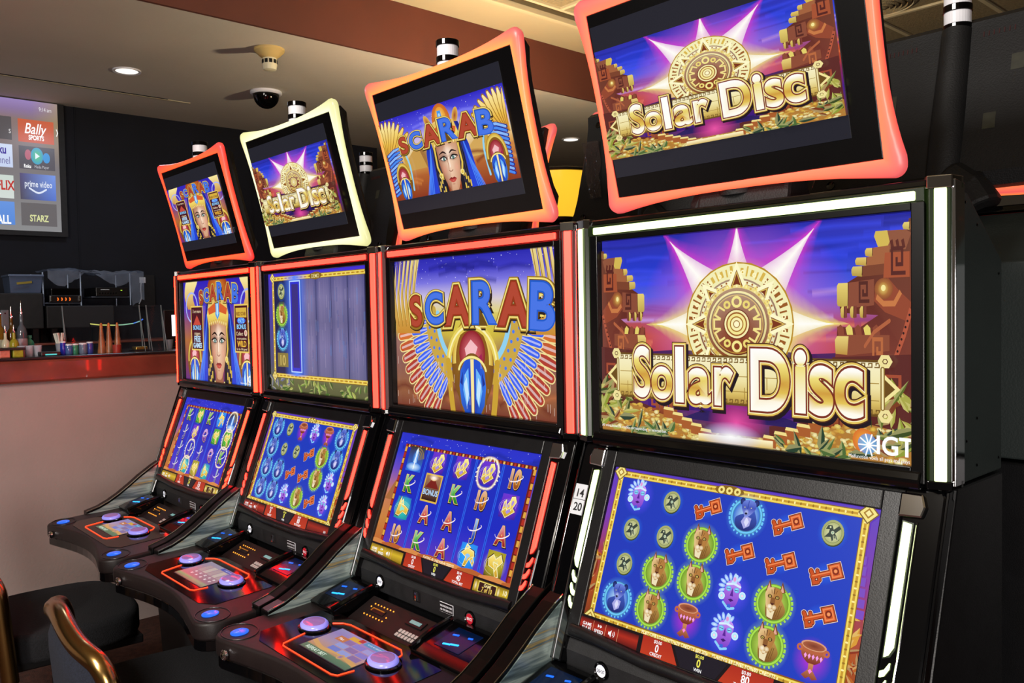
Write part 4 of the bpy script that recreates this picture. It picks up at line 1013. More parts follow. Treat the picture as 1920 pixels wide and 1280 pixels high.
def tv_screen():
    """streaming menu thrown by a projector (right part of the picture)"""
    a = Art(2.2); A = 2.2
    a.grad(0, 0, A, 1, [(0, '#8c8c8e'), (.5, '#7c7678'), (.85, '#8a7470'), (.93, '#8c76a0'), (1, '#9a84bc')])
    a.tf = lambda x, y: (x+.9, y)
    a.ell(1.35, .98, .35, .5, fade('#a89460', .8), fade('#a89460', 0))
    a.text('9:14 am', 1.16, .945, .045, '#e8e4e8')
    def tile(x, y, c1, c2): a.grad(x, y, x+.40, y+.175, [(0, c1), (1, c2)])
    T0, T1 = .38, .85; Y = [.685, .475, .24, .04]
    tile(T1, Y[0]-.005, '#c85a3c', '#c8603f')
    a.text('Bally', 1.05, .79, .115, '#ffffff', off=.01, shear=.3, sx=1.1); a.text('SPORTS', 1.05, .72, .05, '#ffffff', off=.03)
    tile(T1, Y[1], '#5c5860', '#5c5860')
    a.ell(.95, .585, .035, .04, '#b86a7c'); a.ell(1.05, .58, .07, .065, '#6ac870', '#4aa0c8'); a.ell(1.155, .57, .04, .04, '#4a98d8'); a.poly([(1.03, .555), (1.03, .605), (1.08, .58)], '#e8f4ff')
    a.text('Roku', .94, .498, .038, '#ffffff', off=.03); a.text('Media Player', 1.10, .498, .032, '#c8c8d0')
    a.tris([(T1, Y[2]), (T1+.4, Y[2]), (T1+.4, Y[2]+.2), (T1, Y[2]+.2)], [lin('#55505c'), lin('#5a78d0'), lin('#7a9ae8'), lin('#5a5278')], [(0, 1, 2), (0, 2, 3)])
    a.text('prime video', 1.055, .365, .07, '#e8eefa', off=.01, sx=.92); a.line(curve([(.95, .33), (1.05, .295), (1.14, .325)], 6), .014, '#e0e8fa')
    tile(T1, Y[3]+.0, '#6a6668', '#6a6668'); a.text('STARZ', 1.05, .1, .07, '#d8dca0', off=.03)
    tile(T0, Y[0], '#5a5456', '#5a5456'); a.text('s', .76, .76, .07, '#e0dcdc')
    tile(T0, Y[1], '#c8d4f0', '#d0dcf4'); a.text('Roku', .62, .61, .09, '#4a3a9c', off=.03); a.text('Channel', .62, .53, .08, '#6a64a0')
    tile(T0, Y[2], '#d4dcd8', '#ccd8d0'); a.text('NETFLIX', .60, .34, .10, '#c03a34', off=.03)
    tile(T0, Y[3], '#5a8ad8', '#6a96e0'); a.text('ALL', .66, .08, .09, '#ffffff', off=.03)
    tile(-.09, Y[0], '#4a4a50', '#4a4a50'); tile(-.09, Y[1], '#6a9a70', '#6aa078'); tile(-.09, Y[2], '#b84a40', '#b84a40'); tile(-.09, Y[3], '#5a5a60', '#5a5a60')
    for k in range(4): tile(-.56, Y[k], ['#3a5a8a', '#8a8a90', '#4a4a50', '#c89a40'][k], ['#3a5a8a', '#8a8a90', '#4a4a50', '#c89a40'][k])
    a.line([(1.28, .8), (1.295, .775), (1.28, .75)], .008, '#ffffff')
    return a
# ---------------------------------------------------------------- materials
M = {}
M['wall_dark'] = mat('navy_black_wall', '#0a0c16', .85, noise=(2.5, .35), bump=(60, .1))
M['plaster'] = mat('ceiling_plaster', '#cbc3b4', .9, noise=(1.3, .07), bump=(35, .12))
M['fascia'] = mat('brown_fascia_paint', '#5c3024', .8, noise=(3, .08))
M['cream'] = mat('cream_paint', '#c2b694', .8, noise=(2, .05))
M['tile'] = mat('ceiling_tile_board', '#8f8264', .95, noise=(60, .22), bump=(120, .5))
M['tbar'] = mat('tile_grid_metal', '#cfc3a0', .5, noise=(10, .05))
M['carpet'] = mat('brown_carpet', '#3a2018', .95, noise=(40, .5), bump=(200, .6))
M['barwall'] = mat('grey_beige_bar_wall', '#978a85', .85, noise=(4, .05), bump=(90, .15))
M['barwood'] = mat('stained_bar_wood', '#6a3428', .35, noise=(8, .25), coat=.3)
M['bartop'] = mat('dark_bar_top', '#1c1618', .25, noise=(12, .3))
M['farwall'] = mat('far_wall_paint', '#8c8676', .85, noise=(2, .06))
M['black'] = mat('black_satin_plastic', '#0c0c0e', .38, noise=(30, .25), bump=(400, .05))
M['black_matte'] = mat('black_textured_plastic', '#141416', .6, noise=(40, .3), bump=(500, .12))
M['gloss'] = mat('black_gloss_plastic', '#050506', .09, noise=(5, .2))
M['side'] = mat('dark_grey_side_panel', '#262e2d', .55, noise=(6, .1), bump=(300, .08))
M['deck'] = mat('brown_black_deck', '#181010', .5, noise=(25, .15), bump=(400, .06))
M['chrome'] = mat('chrome', '#d8d8dc', .08, metal=1.0, noise=(4, .05))
M['silver'] = None
M['white'] = mat('white_plastic', '#e8e8ee', .4, noise=(10, .04))
M['housing'] = mat('charcoal_housing', '#0d0d0e', .62, noise=(20, .2), bump=(350, .15))
M['bezel'] = mat('black_screen_bezel', '#060607', .25, noise=(10, .2))
M['lcd'] = mat('unlit_display', '#0a0a0e', .16, emit='#22222a', es=1.0, noise=(3, .1))
M['brass'] = mat('brass_tube', '#b08c54', .22, metal=1.0, noise=(9, .12))
M['fabric'] = mat('navy_woven_fabric', '#191d2b', .95, noise=(220, .45), bump=(420, .5))
M['seat'] = mat('black_seat_cloth', '#101014', .95, noise=(160, .4), bump=(300, .4))
M['orange_led'] = mat('amber_led', '#201000', .4, emit='#ff9a2c', es=2.2, noise=(3, .1))
M['blue_led'] = mat('blue_led', '#000820', .3, emit=(0.01, 0.13, 1.0), es=1.6, noise=(3, .1))
M['cyan_led'] = mat('ice_blue_led', '#001020', .3, emit=(0.02, 0.35, 1.0), es=2.5, noise=(3, .1))
M['loop'] = mat('red_orange_light_line', '#200400', .4, emit=(2.6, 0.13, 0.03), es=1.0, noise=(3, .1))
M['lav'] = mat('lavender_lit_button', '#8a86c8', .2, emit=(0.13, 0.14, 0.62), es=0.8, noise=(3, .1))
M['lav_top'] = mat('mauve_button_top', '#7a5a88', .12, emit=(0.16, 0.08, 0.24), es=0.8, noise=(3, .1))
M['red_btn'] = mat('red_button', '#8a0c14', .3, emit=(0.25, 0.01, 0.02), es=1.0, noise=(3, .1))
M['bluelit'] = mat('blue_lit_corner_button', '#0a2050', .25, emit=(0.02, 0.16, 0.95), es=1.0, noise=(3, .1))
M['tag'] = mat('white_tag_card', '#c8ccd2', .5, noise=(10, .03))
M['ink'] = mat('black_ink', '#141418', .6, noise=(10, .1))
M['key'] = mat('ivory_key', '#b8aca8', .5, noise=(20, .06))
STRIP = {'red': mat('red_light_strip', '#401010', .4, emit=(11.0, 0.20, 0.12), es=1.0, noise=(3, .05)),
         'orange': mat('orange_light_strip', '#401808', .4, emit=(45.0, 0.27, 0.10), es=1.0, noise=(3, .05)),
         'lime': mat('yellow_green_light_strip', '#303818', .4, emit=(2.0, 2.5, 1.05), es=1.0, noise=(3, .05))}
CASE = {'red': mat('red_strip_casing', '#2a0606', .3, emit=(0.05, 0.001, 0.001), es=1.0, noise=(3, .05)),  # faint emission paints the strips' halo onto their casings
        'orange': mat('orange_strip_casing', '#2a0806', .3, emit=(0.05, 0.001, 0.001), es=1.0, noise=(3, .05)),
        'lime': mat('green_strip_casing', '#10160c', .25, emit=(0.006, 0.012, 0.002), es=1.0, noise=(3, .05))}

def silver_material():
    """brushed silver panel with flowing streaks of pale green and amber"""
    m = bpy.data.materials.new('streaked_silver_panel'); m.use_nodes = True
    nt = m.node_tree; b = nt.nodes['Principled BSDF']
    tc = nt.nodes.new('ShaderNodeTexCoord'); mp = nt.nodes.new('ShaderNodeMapping')
    mp.inputs['Rotation'].default_value = (0.75, 0, 0); mp.inputs['Scale'].default_value = (1, 2, 26)
    n = nt.nodes.new('ShaderNodeTexNoise'); n.inputs['Scale'].default_value = 2.2; n.inputs['Detail'].default_value = 4
    r = nt.nodes.new('ShaderNodeValToRGB')
    for i, (p, c) in enumerate([(.28, '#20282a'), (.42, '#6a7c7c'), (.5, '#a8b8b0'), (.58, '#78888a'), (.63, '#b8a060'), (.68, '#5c6c70'), (.8, '#9cacac')]):
        e = r.color_ramp.elements[i] if i < 2 else r.color_ramp.elements.new(p)
        e.position = p; e.color = lin(c)
    nt.links.new(tc.outputs['Object'], mp.inputs[0]); nt.links.new(mp.outputs[0], n.inputs['Vector'])
    nt.links.new(n.outputs['Fac'], r.inputs[0]); nt.links.new(r.outputs[0], b.inputs['Base Color'])
    b.inputs['Metallic'].default_value = .35; b.inputs['Roughness'].default_value = .35
    return m
M['silver'] = silver_material()

# ---------------------------------------------------------------- the room
ZC, XF, XW, ZU = 2.90, -0.55, -2.77, 3.20
def struct(name, mb, material, label, bevel=0):
    o = mb.build(name, material, bevel=bevel); return tag(o, label, None, None, 'structure')
struct('floor', MB().box(-8, 9, -7, 10, -.1, Z0), M['carpet'], 'dark reddish brown carpet floor under the machines')
struct('wall_left', MB().box(XW-.12, XW, -7, 2.75, 0, ZC), M['wall_dark'], 'dark navy back wall behind the bar')
for k, y in enumerate((.40, 1.62)):
    struct('trim_%d' % (k+2), MB().box(XW, XW+.006, y-.004, y+.004, 1.3, ZC), M['wall_dark'], 'thin upright seam on the dark navy wall' + (' nearest the projector screen' if k == 0 else ' away from the projector screen'))
struct('wall_back', MB().box(-8, 9, 9.8, 9.9, 0, 3.4), M['farwall'], 'pale far wall beyond the machines')
struct('wall_front', MB().box(-8, 9, -7, -6.9, 0, 3.4), M['farwall'], 'pale wall behind the photographer')
struct('wall_right', MB().box(8.9, 9, -7, 10, 0, 3.4), M['farwall'], 'pale wall at the near end of the row')
struct('wall_far_left', MB().box(-8, -7.9, -7, 10, 0, 3.4), M['farwall'], 'pale wall of the room behind the bar')
low = struct('ceiling', MB().box(-8, XF-.02, -7, 10, ZC, ZC+.06), M['plaster'], 'lower grey plaster ceiling over the bar')
struct('trim_1', MB().box(XF-.02, XF, -7, 10, ZC, ZU+.02), M['fascia'], 'brown painted fascia between the two ceilings')
up = struct('ceiling', MB().box(XF-.02, -.16, -7, 10, ZU, ZU+.06), M['cream'], 'cream strip of upper ceiling beside the brown fascia')
for k, (x0, z0) in enumerate(((-.19, ZU-.022), (-.175, ZU-.035))):
    MB().box(x0, x0+.035, -7, 10, z0, ZU).build('moulding', M['cream'], up, .004)
grid = struct('ceiling', MB().box(-.16, 9, -7, 10, ZU+.05, ZU+.1), M['tile'], 'grid of square mineral ceiling tiles above the machines')
TS = .536; tile_me = MB().box(.012, TS-.012, .012, TS-.012, 0, .02).mesh('ceiling_tile', .004)
x_first, y_first = 1.0 - 2*TS, 4.377 - 12*TS
n_t = 0
for i in range(11):
    for j in range(20):
        x = x_first + i*TS; y = y_first + j*TS
        put('ceiling_tile', tile_me, M['tile'], grid, (x, y, ZU+.005 + .002*((i*3+j*5) % 3)))
for i in range(12):
    x = x_first + i*TS; MB().box(x-.012, x+.012, y_first, y_first+20*TS, ZU-.004, ZU+.012).build('grid_bar', M['tbar'], grid)
for j in range(21):
    y = y_first + j*TS; MB().box(x_first, x_first+11*TS, y-.012, y+.012, ZU-.003, ZU+.011).build('grid_bar', M['tbar'], grid)
# access slot in the plaster ceiling
MB().box(-2.225, -2.205, -.6, .95, ZC-.004, ZC+.001).build('slot_edge', M['cream'], low)
MB().box(-2.20, -2.19, -.6, .8, ZC-.003, ZC+.001).build('slot_gap', M['wall_dark'], low)

def downlight(x, y, label):
    t = thing('recessed_downlight', label, 'light', (x, y, ZC), group='recessed ceiling lights')
    MB().lathe([(.062, 0), (.075, 0), (.075, -.008), (.06, -.006)], n=28, cap=False).build('trim_ring', M['white'], t, smooth=True)
    MB().lathe([(.06, -.004), (.035, -.002), (.001, -.0015)], n=28, cap=False).build('lens', mat('lit_lens', '#ffffff', .4, emit='#fff8ea', es=1.6, noise=(3, .05)), t)
downlight(-1.70, .393, 'small round recessed ceiling light left of the camera dome')
downlight(-1.52, 3.81, 'small round recessed ceiling light far off between two toppers')

t = thing('smoke_detector', 'yellowed smoke detector with a flared base on the grey ceiling', 'smoke detector', (-.848, .837, ZC))
cre = mat('yellowed_plastic', '#c8ac6c', .5, noise=(6, .08))
MB().lathe([(.078, 0), (.078, -.012), (.055, -.035), (.036, -.05)], n=32).build('base', cre, t, smooth=True)
MB().lathe([(.036, -.048), (.038, -.055), (.038, -.082), (.033, -.108), (.02, -.112)], n=28).build('head', mat('ivory_plastic', '#d8cfae', .45, noise=(6, .05)), t, smooth=True)
vent = MB().box(-.0085, .0085, -.0395, -.036, -.078, -.058).mesh('vent', .001)
for k in range(10): put('vent', vent, M['black'], t, rot=(0, 0, k*2*PI/10))
t = thing('dome_camera', 'black glass security camera dome in a white ring on the ceiling', 'camera', (-1.65, 1.208, ZC))
MB().lathe([(.095, 0), (.097, -.012), (.088, -.02), (.07, -.02)], n=36).build('ring', M['white'], t, smooth=True)
MB().lathe([(.08, -.018)] + [(.08*math.cos(a*PI/16), -.02-.085*math.sin(a*PI/16)) for a in range(0, 8)] + [(.002, -.105)], n=32, cap=False).build('dome', M['gloss'], t, smooth=True)
t = thing('air_diffuser', 'round ringed air vent in the ceiling tiles', 'vent', (1.13, 3.59, ZU))
for k in range(6):
    r = .19-.03*k; MB().lathe([(r, 0), (r, -.004-.004*k), (r-.014, -.012-.004*k), (r-.016, -.006)], n=36, cap=False).build('ring', M['tile'] if k else M['tbar'], t, smooth=True)
MB().lathe([(.02, -.01), (.02, -.03), (.001, -.034)], n=20).build('centre_cap', M['tile'], t, smooth=True)

# torchiere floor lamp behind the machines
lx, ly = .27, 1.85
t = thing('floor_lamp', 'floor lamp with a glowing yellow bowl shade behind the machines', 'lamp', (lx, ly, 0))
MB().lathe([(.14, Z0), (.14, Z0+.02), (.02, Z0+.04)], n=28).build('base', M['black'], t, smooth=True)
MB().tube([(0, 0, Z0+.03), (0, 0, 1.96)], .014, 12).build('pole', M['black'], t, smooth=True)
MB().lathe([(.06, 1.96), (.13, 2.0), (.175, 2.09), (.19, 2.19)], n=40, cap=False).build('shade', mat('amber_glass', '#c89020', .3, emit=(0.95, 0.55, 0.03), es=1.0, noise=(5, .15)), t, smooth=True)
MB().tube([(.192*math.cos(a*PI/20), .192*math.sin(a*PI/20), 2.195) for a in range(40)], .009, 8, closed=True).build('rim', M['black'], t, smooth=True)
MB().lathe([(.02, 1.93), (.085, 1.955), (.09, 1.97), (.055, 1.985)], n=28).build('holder', M['black'], t, smooth=True)
MB().tube(curve([(.0, 0, 1.94), (.10, -.05, 1.92), (.16, -.08, 1.86), (.10, -.05, 1.80), (0, 0, 1.78)], 5), .012, 10).build('arm', M['black'], t, smooth=True)
bulb = lamp('bulb_glow', 'POINT', (lx, ly, 2.16), 85, (1.0, 0.86, 0.62), .05)
bulb.parent = t; bulb.location = (0, 0, 2.17)
ground(t)

# ---------------------------------------------------------------- bar
XB, ZB = -.60, 1.350
bar = thing('bar_counter', 'long grey-beige bar wall with a stained wood top edge', 'bar', (XB, 0, 0))
MB().box(-.12, 0, -5, 2.2, Z0, ZB-.10).build('front_wall', M['barwall'], bar)
MB().box(-.14, .03, -5, 2.2, ZB-.105, ZB-.012).build('wood_edge', M['barwood'], bar, .01)
MB().box(-.56, .022, -5, 2.2, ZB-.012, ZB).build('counter_top', M['bartop'], bar, .004)
ground(bar)

t = thing('projection_screen', 'projector screen showing a menu of streaming channels on the dark wall', 'screen', (XW+.03, 0, 0))
MB().box(0, .012, -.86, .325, 2.04, 2.895).build('black_border', M['black_matte'], t)
pic = tv_screen().mesh('projected_picture')
o = put('projected_picture', pic, M_ART, t); 
o.matrix_local = Matrix(((0, 0, 1, .0125), (.51, 0, 0, .287-2.2*.51), (0, .822, 0, 2.07), (0, 0, 0, 1)))
# ---------------------------------------------------------------- slot machines
P = 0.7163
MESH = {}
def shared(key, fn):
    if key not in MESH: MESH[key] = fn()
    return MESH[key]
TL = 0.3558; DN = Vector((0, -math.sin(TL), -math.cos(TL))); NO = Vector((0, -math.cos(TL), math.sin(TL)))
L0 = Vector((0, -.0151, 1.198))
def lowM():
    """frame of the slanted lower screen: x right, y up the slope, z out of the glass; origin at its top centre"""
    m = Matrix((Vector((1, 0, 0)), -DN, NO)).transposed().to_4x4(); m.translation = L0; return m
LOWM = lowM()
TT = math.atan2(.083, .318)
def topM():
    up = Vector((0, -math.sin(TT), math.cos(TT))); no = Vector((0, -math.cos(TT), -math.sin(TT)))
    m = Matrix((Vector((1, 0, 0)), up, no)).transposed().to_4x4(); m.translation = Vector((0, -.0395, 1.877)); return m
TOPM = topM()
def dz(y): return .790 + (y+.5)*.06             # height of the button deck
DB = math.atan(.06)
def deckM(x, y, lift=0.0):
    m = Matrix.Rotation(DB, 4, 'X'); m.translation = Vector((x, y, dz(y)+lift)); return m

def ring_outline(n=14):
    """concave-sided outline of the glowing topper ring (x,y), with its matching inner point and a corner weight"""
    hw, hh = .2545, .168; out = []
    def edge(p, q, nx, ny):
        for i in range(n):
            t = -1 + 2*i/n; off = .0135 + .017*abs(t)**2.6
            x = p[0]+(q[0]-p[0])*(t+1)/2; y = p[1]+(q[1]-p[1])*(t+1)/2
            out.append(((x+nx*off, y+ny*off), (x, y), abs(t)**3))
    C = [(-hw, -hh), (hw, -hh), (hw, hh), (-hw, hh)]
    for k, (nx, ny) in enumerate(((0, -1), (1, 0), (0, 1), (-1, 0))):
        edge(C[k], C[(k+1) % 4], nx, ny)
        c = C[(k+1) % 4]; sx = 1 if c[0] > 0 else -1; sy = 1 if c[1] > 0 else -1
        a0 = {0: -PI/2, 1: 0, 2: PI/2, 3: PI}[k]
        for i in range(7):
            a = a0 + PI/2*i/6; out.append(((c[0]+sx*.011+.0195*math.cos(a), c[1]+sy*.011+.0195*math.sin(a)), c, 1.0))
    return out
def ring_mesh(core, corner):
    pts = ring_outline(); n = len(pts); vs = []; cs = []; fs = []
    c1, c2 = core, corner
    # rows: inner lip, bright band, outer front edge, outer back edge, inner back
    for (o, i, w) in pts:
        ox, oy = o; ix, iy = i
        m1 = (ix+(ox-ix)*.45, iy+(oy-iy)*.45)
        for (x, y, z, k) in ((ix, iy, .004, 0.0), (m1[0], m1[1], .006, .62*w), (ix+(ox-ix)*.88, iy+(oy-iy)*.88, .004, .18+.8*w), (ox, oy, -.004, .5+.5*w), (ix+(ox-ix)*.9, iy+(oy-iy)*.9, -.012, 1.0), (ix, iy, -.012, .5)):
            vs.append(TOPM @ Vector((x, y, z))); cs.append(mixc(c1, c2, min(1, k)))
    for i in range(n):
        for j in range(5):
            a = i*6+j; b = ((i+1) % n)*6+j; fs.append((a, b, b+1, a+1))
    me = bpy.data.meshes.new('glow_ring'); me.from_pydata(vs, [], fs)
    ca = me.color_attributes.new('col', 'FLOAT_COLOR', 'POINT'); ca.data.foreach_set('color', [q for c in cs for q in c[:3]+(1,)])
    for p in me.polygons: p.use_smooth = True
    return me
GLOW = glow_material('frosted_lit_ring', 1.0)
RING = {'red': ((2.6, 0.13, 0.008), (1.0, 0.03, 0.022)), 'orange': ((2.6, 0.42, 0.04), (0.82, 0.085, 0.08)),
        'yellow': ((1.35, 1.32, 0.74), (0.80, 0.78, 0.33)), 'pink': ((2.4, 0.20, 0.045), (0.80, 0.08, 0.085))}

def deck_outline():
    pts = []
    hw = .338
    pts += [(-hw, -.25), (-hw, -.43)]
    pts += [(-hw+.05+.05*math.cos(a), -.452+.05*math.sin(a)) for a in [PI + i*PI/2/6 for i in range(1, 7)]]
    for i in range(1, 12):
        t = -1+2*i/12; pts.append((t*(hw-.05), -.502+.045*(1-t*t)**1.3))
    pts += [(hw-.05+.05*math.cos(a), -.452+.05*math.sin(a)) for a in [-PI/2 + i*PI/2/6 for i in range(0, 6)]]
    pts += [(hw, -.43), (hw, -.25)]
    return pts
ARM_TOP = [(-.088, .968), (-.13, .945), (-.18, .912), (-.215, .885), (-.256, .856), (-.29, .836), (-.325, .820), (-.368, .808)]
def arm_profile(): return [(-.075, .975)] + ARM_TOP + [(-.368, .772), (-.30, .765), (-.12, .765), (-.10, .84), (-.075, .90)]

def slash(z_lo, k):
    """curved end segment of the lower light strip, in the slanted frame"""
    return None

def light_strip_low(sg):
    """main bar and three slashes of the lower light strip, slanted frame, x about +-0.297"""
    x0 = sg*.2925; x1 = sg*.3045; parts = []
    y_top, y_end = -.012, -.196
    parts.append([(x0, y_top), (x1, y_top-.002), (x1, y_end+.010), ((x0+x1)/2, y_end-.002), (x0, y_end-.006)])
    for k in range(3):
        y = y_end-.016-.0235*k; s = -sg*.0024*(k+1)
        parts.append([(x0+s, y-.009), ((x0+x1)/2+s, y-.006), (x1+s, y+.005), (x1+s, y-.004), ((x0+x1)/2+s, y-.015), (x0+s, y-.018)])
    return parts

def make_machine(label, xc, strips, topstrip, ring, pics, rear=False, y_off=0.0, rot=0.0):
    t = thing('slot_machine', label, 'slot machine', (xc, y_off, 0), rot, 'slot machines standing in two rows back to back')
    c = strips
    def part(name, key, fn, material, parent=None, **kw):
        return put(name, shared(key, fn), material, parent or t, **kw)
    # cabinet
    part('cabinet', 'cab', lambda: MB().prism([(.215, Z0), (.215, 1.236), (.030, 1.236), (-.105, .845), (-.10, .77), (-.10, .60), (-.10, Z0)], -.345, .345).mesh('cabinet', .004), M['black'])
    part('upper_cabinet', 'ucab', lambda: MB().prism([(.206, 1.240), (.206, 1.567), (.065, 1.660), (.022, 1.664), (.022, 1.240)], -.346, .346).mesh('upper_cabinet', .003), M['side'])
    for sg in (-1, 1):
        part('side_trim', 'strim%d' % sg, lambda: MB().prism([(.024, 1.245), (.024, 1.668), (-.009, 1.672), (-.009, 1.245)], min(sg*.346, sg*.3572), max(sg*.346, sg*.3572)).mesh('side_trim', .001), M['chrome'])
        part('side_edge', 'sedge%d' % sg, lambda: MB().prism([(-.008, 1.236), (-.150, .842), (-.140, .836), (.004, 1.236)], min(sg*.345, sg*.349), max(sg*.345, sg*.349)).mesh('side_edge', .0008), M['gloss'])
    if not rear:
        scr = MB()
        for (y, z) in ((.12, 1.6), (.19, 1.52), (.10, 1.33), (.19, 1.33), (.055, 1.655), (.10, 1.30)):
            pass
        rv = shared('rivet', lambda: MB().lathe([(.0022, 0), (.0022, .0008), (.0008, .0014)], n=8, M=Matrix.Rotation(PI/2, 4, 'Y')).mesh('rivet', 0, True))
        for (y, z) in ((.055, 1.645), (.10, 1.615), (.19, 1.545), (.10, 1.33), (.06, 1.30), (.19, 1.26), (.10, 1.26)):
            put('rivet', rv, M['gloss'], t, (.3465, y, z))
    # roof with its light bar
    part('roof', 'roof', lambda: MB().prism([(-.014, 1.664), (.07, 1.664), (.06, 1.676), (-.010, 1.676)], -.335, .335).mesh('roof', .003), M['gloss'])
    bar_ = part('top_light', 'topbar_case', lambda: MB().prism([(-.010, 1.640), (-.016, 1.645), (-.016, 1.664), (-.008, 1.668), (.01, 1.668), (.01, 1.640)], -.322, .318).mesh('top_light', .001), CASE[topstrip])
    part('light_bar', 'topbar', lambda: MB().box(-.306, .306, -.0195, -.012, 1.6465, 1.6600).mesh('light_bar', .002), STRIP[topstrip], bar_)
    # corner posts with tall light strips
    for sg in (-1, 1):
        post = part('corner_post', 'post%d' % sg, lambda: MB().plate([(sg*.320, -.014), (sg*.326, -.0205), (sg*.352, -.012), (sg*.352, .024), (sg*.320, .024)], 1.245, 1.674).mesh('corner_post', .001), CASE[c])
        part('light_strip', 'ustrip%d' % sg, lambda: MB().plate([(sg*.3335, -.0225), (sg*.3485, -.0172), (sg*.3475, -.0135), (sg*.3325, -.0188)], 1.252, 1.660).mesh('light_strip', .0015), STRIP[c], post)
        for q, (z0, z1) in enumerate(((1.660, 1.678), (1.240, 1.252))):
            part('chrome_cap', 'ucap%d%d' % (sg, q), lambda: MB().plate([(sg*.318, -.015), (sg*.325, -.0245), (sg*.3545, -.0145), (sg*.3572, .012), (sg*.3572, .02), (sg*.318, .02)], z0, z1).mesh('chrome_cap', .0015), M['chrome'] if q == 0 else M['gloss'], post)
    part('side_glow', 'sglow', lambda: MB().box(-.3580, -.3535, .026, .040, 1.25, 1.66).mesh('side_glow', .001), STRIP[c])
    # upper display
    def ubez():
        mb = MB(); zc, hw, hh = 1.4503, .299, .1828
        for (x0, x1, z0, z1) in ((-.318, -hw, 1.244, 1.645), (hw, .318, 1.244, 1.645), (-hw, hw, zc+hh, 1.645), (-hw, hw, 1.244, zc-hh)):
            mb.box(x0, x1, -.016, .02, z0, z1)
        return mb.mesh('upper_frame', .0015)
    uf = part('upper_display', 'ubez', ubez, M['bezel'])
    part('glass_panel', 'uglass', lambda: MB().box(-.299, .299, .0005, .02, 1.2675, 1.6331).mesh('glass_panel'), M['gloss'], uf)
    if pics.get('U'):
        o = put('screen_picture', pics['U'], M_ART, uf)
        o.matrix_local = Matrix(((.598/1.636, 0, 0, -.299), (0, 0, -1, .0), (0, .3655, 0, 1.2675), (0, 0, 0, 1)))
    part('bottom_rail', 'urail', lambda: MB().prism([(-.020, 1.236), (-.024, 1.248), (-.018, 1.262), (.0, 1.262), (.0, 1.236)], -.314, .314).mesh('bottom_rail', .003), M['gloss'], uf)
    # lower display
    def lbez():
        mb = MB(); hw = .2577; h = .309
        for (x0, x1, y0, y1) in ((-.286, -hw, -h-.016, .03), (hw, .286, -h-.016, .03), (-hw, hw, 0, .03), (-hw, hw, -h-.016, -h)):
            mb.box(x0, x1, y0, y1, -.02, .007, LOWM)
        return mb.mesh('lower_frame', .002)
    lf = part('lower_display', 'lbez', lbez, M['black'])
    part('glass_panel', 'lglass', lambda: MB().box(-.2577, .2577, -.309, 0, -.02, -.0005, LOWM).mesh('glass_panel'), M['gloss'], lf)
    if pics.get('L'):
        o = put('screen_picture', pics['L'], M_ART, lf)
        o.matrix_local = LOWM @ Matrix(((.5154/1.668, 0, 0, -.2577), (0, .309, 0, -.309), (0, 0, 1, 0), (0, 0, 0, 1)))
    part('lower_lip', 'lip', lambda: MB().tube([LOWM @ Vector((x, -.322 + (0 if abs(x) < .24 else .01), .004)) for x in (-.275, -.25, -.1, .1, .25, .275)], .012, 10).mesh('lower_lip', 0, True), M['black'], lf)
    for sg in (-1, 1):
        pl = part('side_post', 'lpost%d' % sg, lambda: MB().plate([(sg*.286, .04), (sg*.340, .04), (sg*.345, .03), (sg*.345, -.375), (sg*.286, -.375)], -.03, .004, LOWM).mesh('side_post', .004), M['gloss'])
        for j, poly in enumerate(light_strip_low(sg)):
            cs = None if j else part('strip_casing', 'lcase%d%d' % (sg, j), lambda: MB().plate([(x*1.0+(sg*.0022 if abs(x) > .2975 else -sg*.0022), y+(.0022 if i in (0, 1) else -.0022)) for i, (x, y) in enumerate(poly)], .002, .0055, LOWM).mesh('strip_casing'), CASE[c], pl)
            part('light_strip', 'lstrip%d%d' % (sg, j), lambda: MB().plate(poly, .003, .0085, LOWM).mesh('light_strip', .001), STRIP[c], pl)
        part('chrome_cap', 'lcap%d' % sg, lambda: MB().plate([(sg*.284, -.006), (sg*.318, -.004), (sg*.322, .012), (sg*.316, .03), (sg*.284, .03)], -.005, .011, LOWM).mesh('chrome_cap', .003), M['chrome'], pl)
        part('chrome_line', 'lline%d' % sg, lambda: MB().tube([LOWM @ Vector((sg*.311, -.01, .005)), LOWM @ Vector((sg*.311, -.19, .005)), LOWM @ Vector((sg*.309, -.26, .005)), LOWM @ Vector((sg*.306, -.378, .004))], .0014, 6).mesh('chrome_line'), M['chrome'], pl)
    # panel under the lower screen
    pn = part('button_panel', 'bpanel', lambda: MB().prism([(-.122, .888), (-.131, .868), (-.130, .826), (-.09, .82), (-.09, .888)], -.29, .29).mesh('button_panel', .003), M['black_matte'])
    RX = Matrix.Rotation(PI/2, 4, 'X')
    if not rear:
        def btn(name, x, z, r, m1, word, cword):
            b = put(name, shared('ring_%.3f' % r, lambda: MB().lathe([(r*1.45, 0), (r*1.45, .003), (r*1.25, .006), (r*1.1, .004)], n=28, M=RX).mesh('bezel_ring', 0, True)), M['gloss'], t, (x, -.1302, z))
            put('cap', shared('cap_%.3f' % r, lambda: MB().lathe([(r*1.02, .001), (r*1.02, .0035), (r*.95, .0042), (.0005, .0044)], n=28, M=RX, cap=False).mesh('cap', 0, True)), m1, b)
            put('button_word', shared('w_'+word, lambda: word_mesh(word, r*.8, 'w', r*1.6)), cword, b, (0, -.0047, 0), (PI/2, 0, 0))
        btn('cash_out_button', -.198, .853, .0115, mat('white_lit_button', '#d8d8e0', .3, emit='#b8bcc8', es=.7, noise=(3, .03)), 'CASH OUT', M['ink'])
        btn('service_button', .146, .851, .0105, M['red_btn'], 'SERVICE', M['white'])
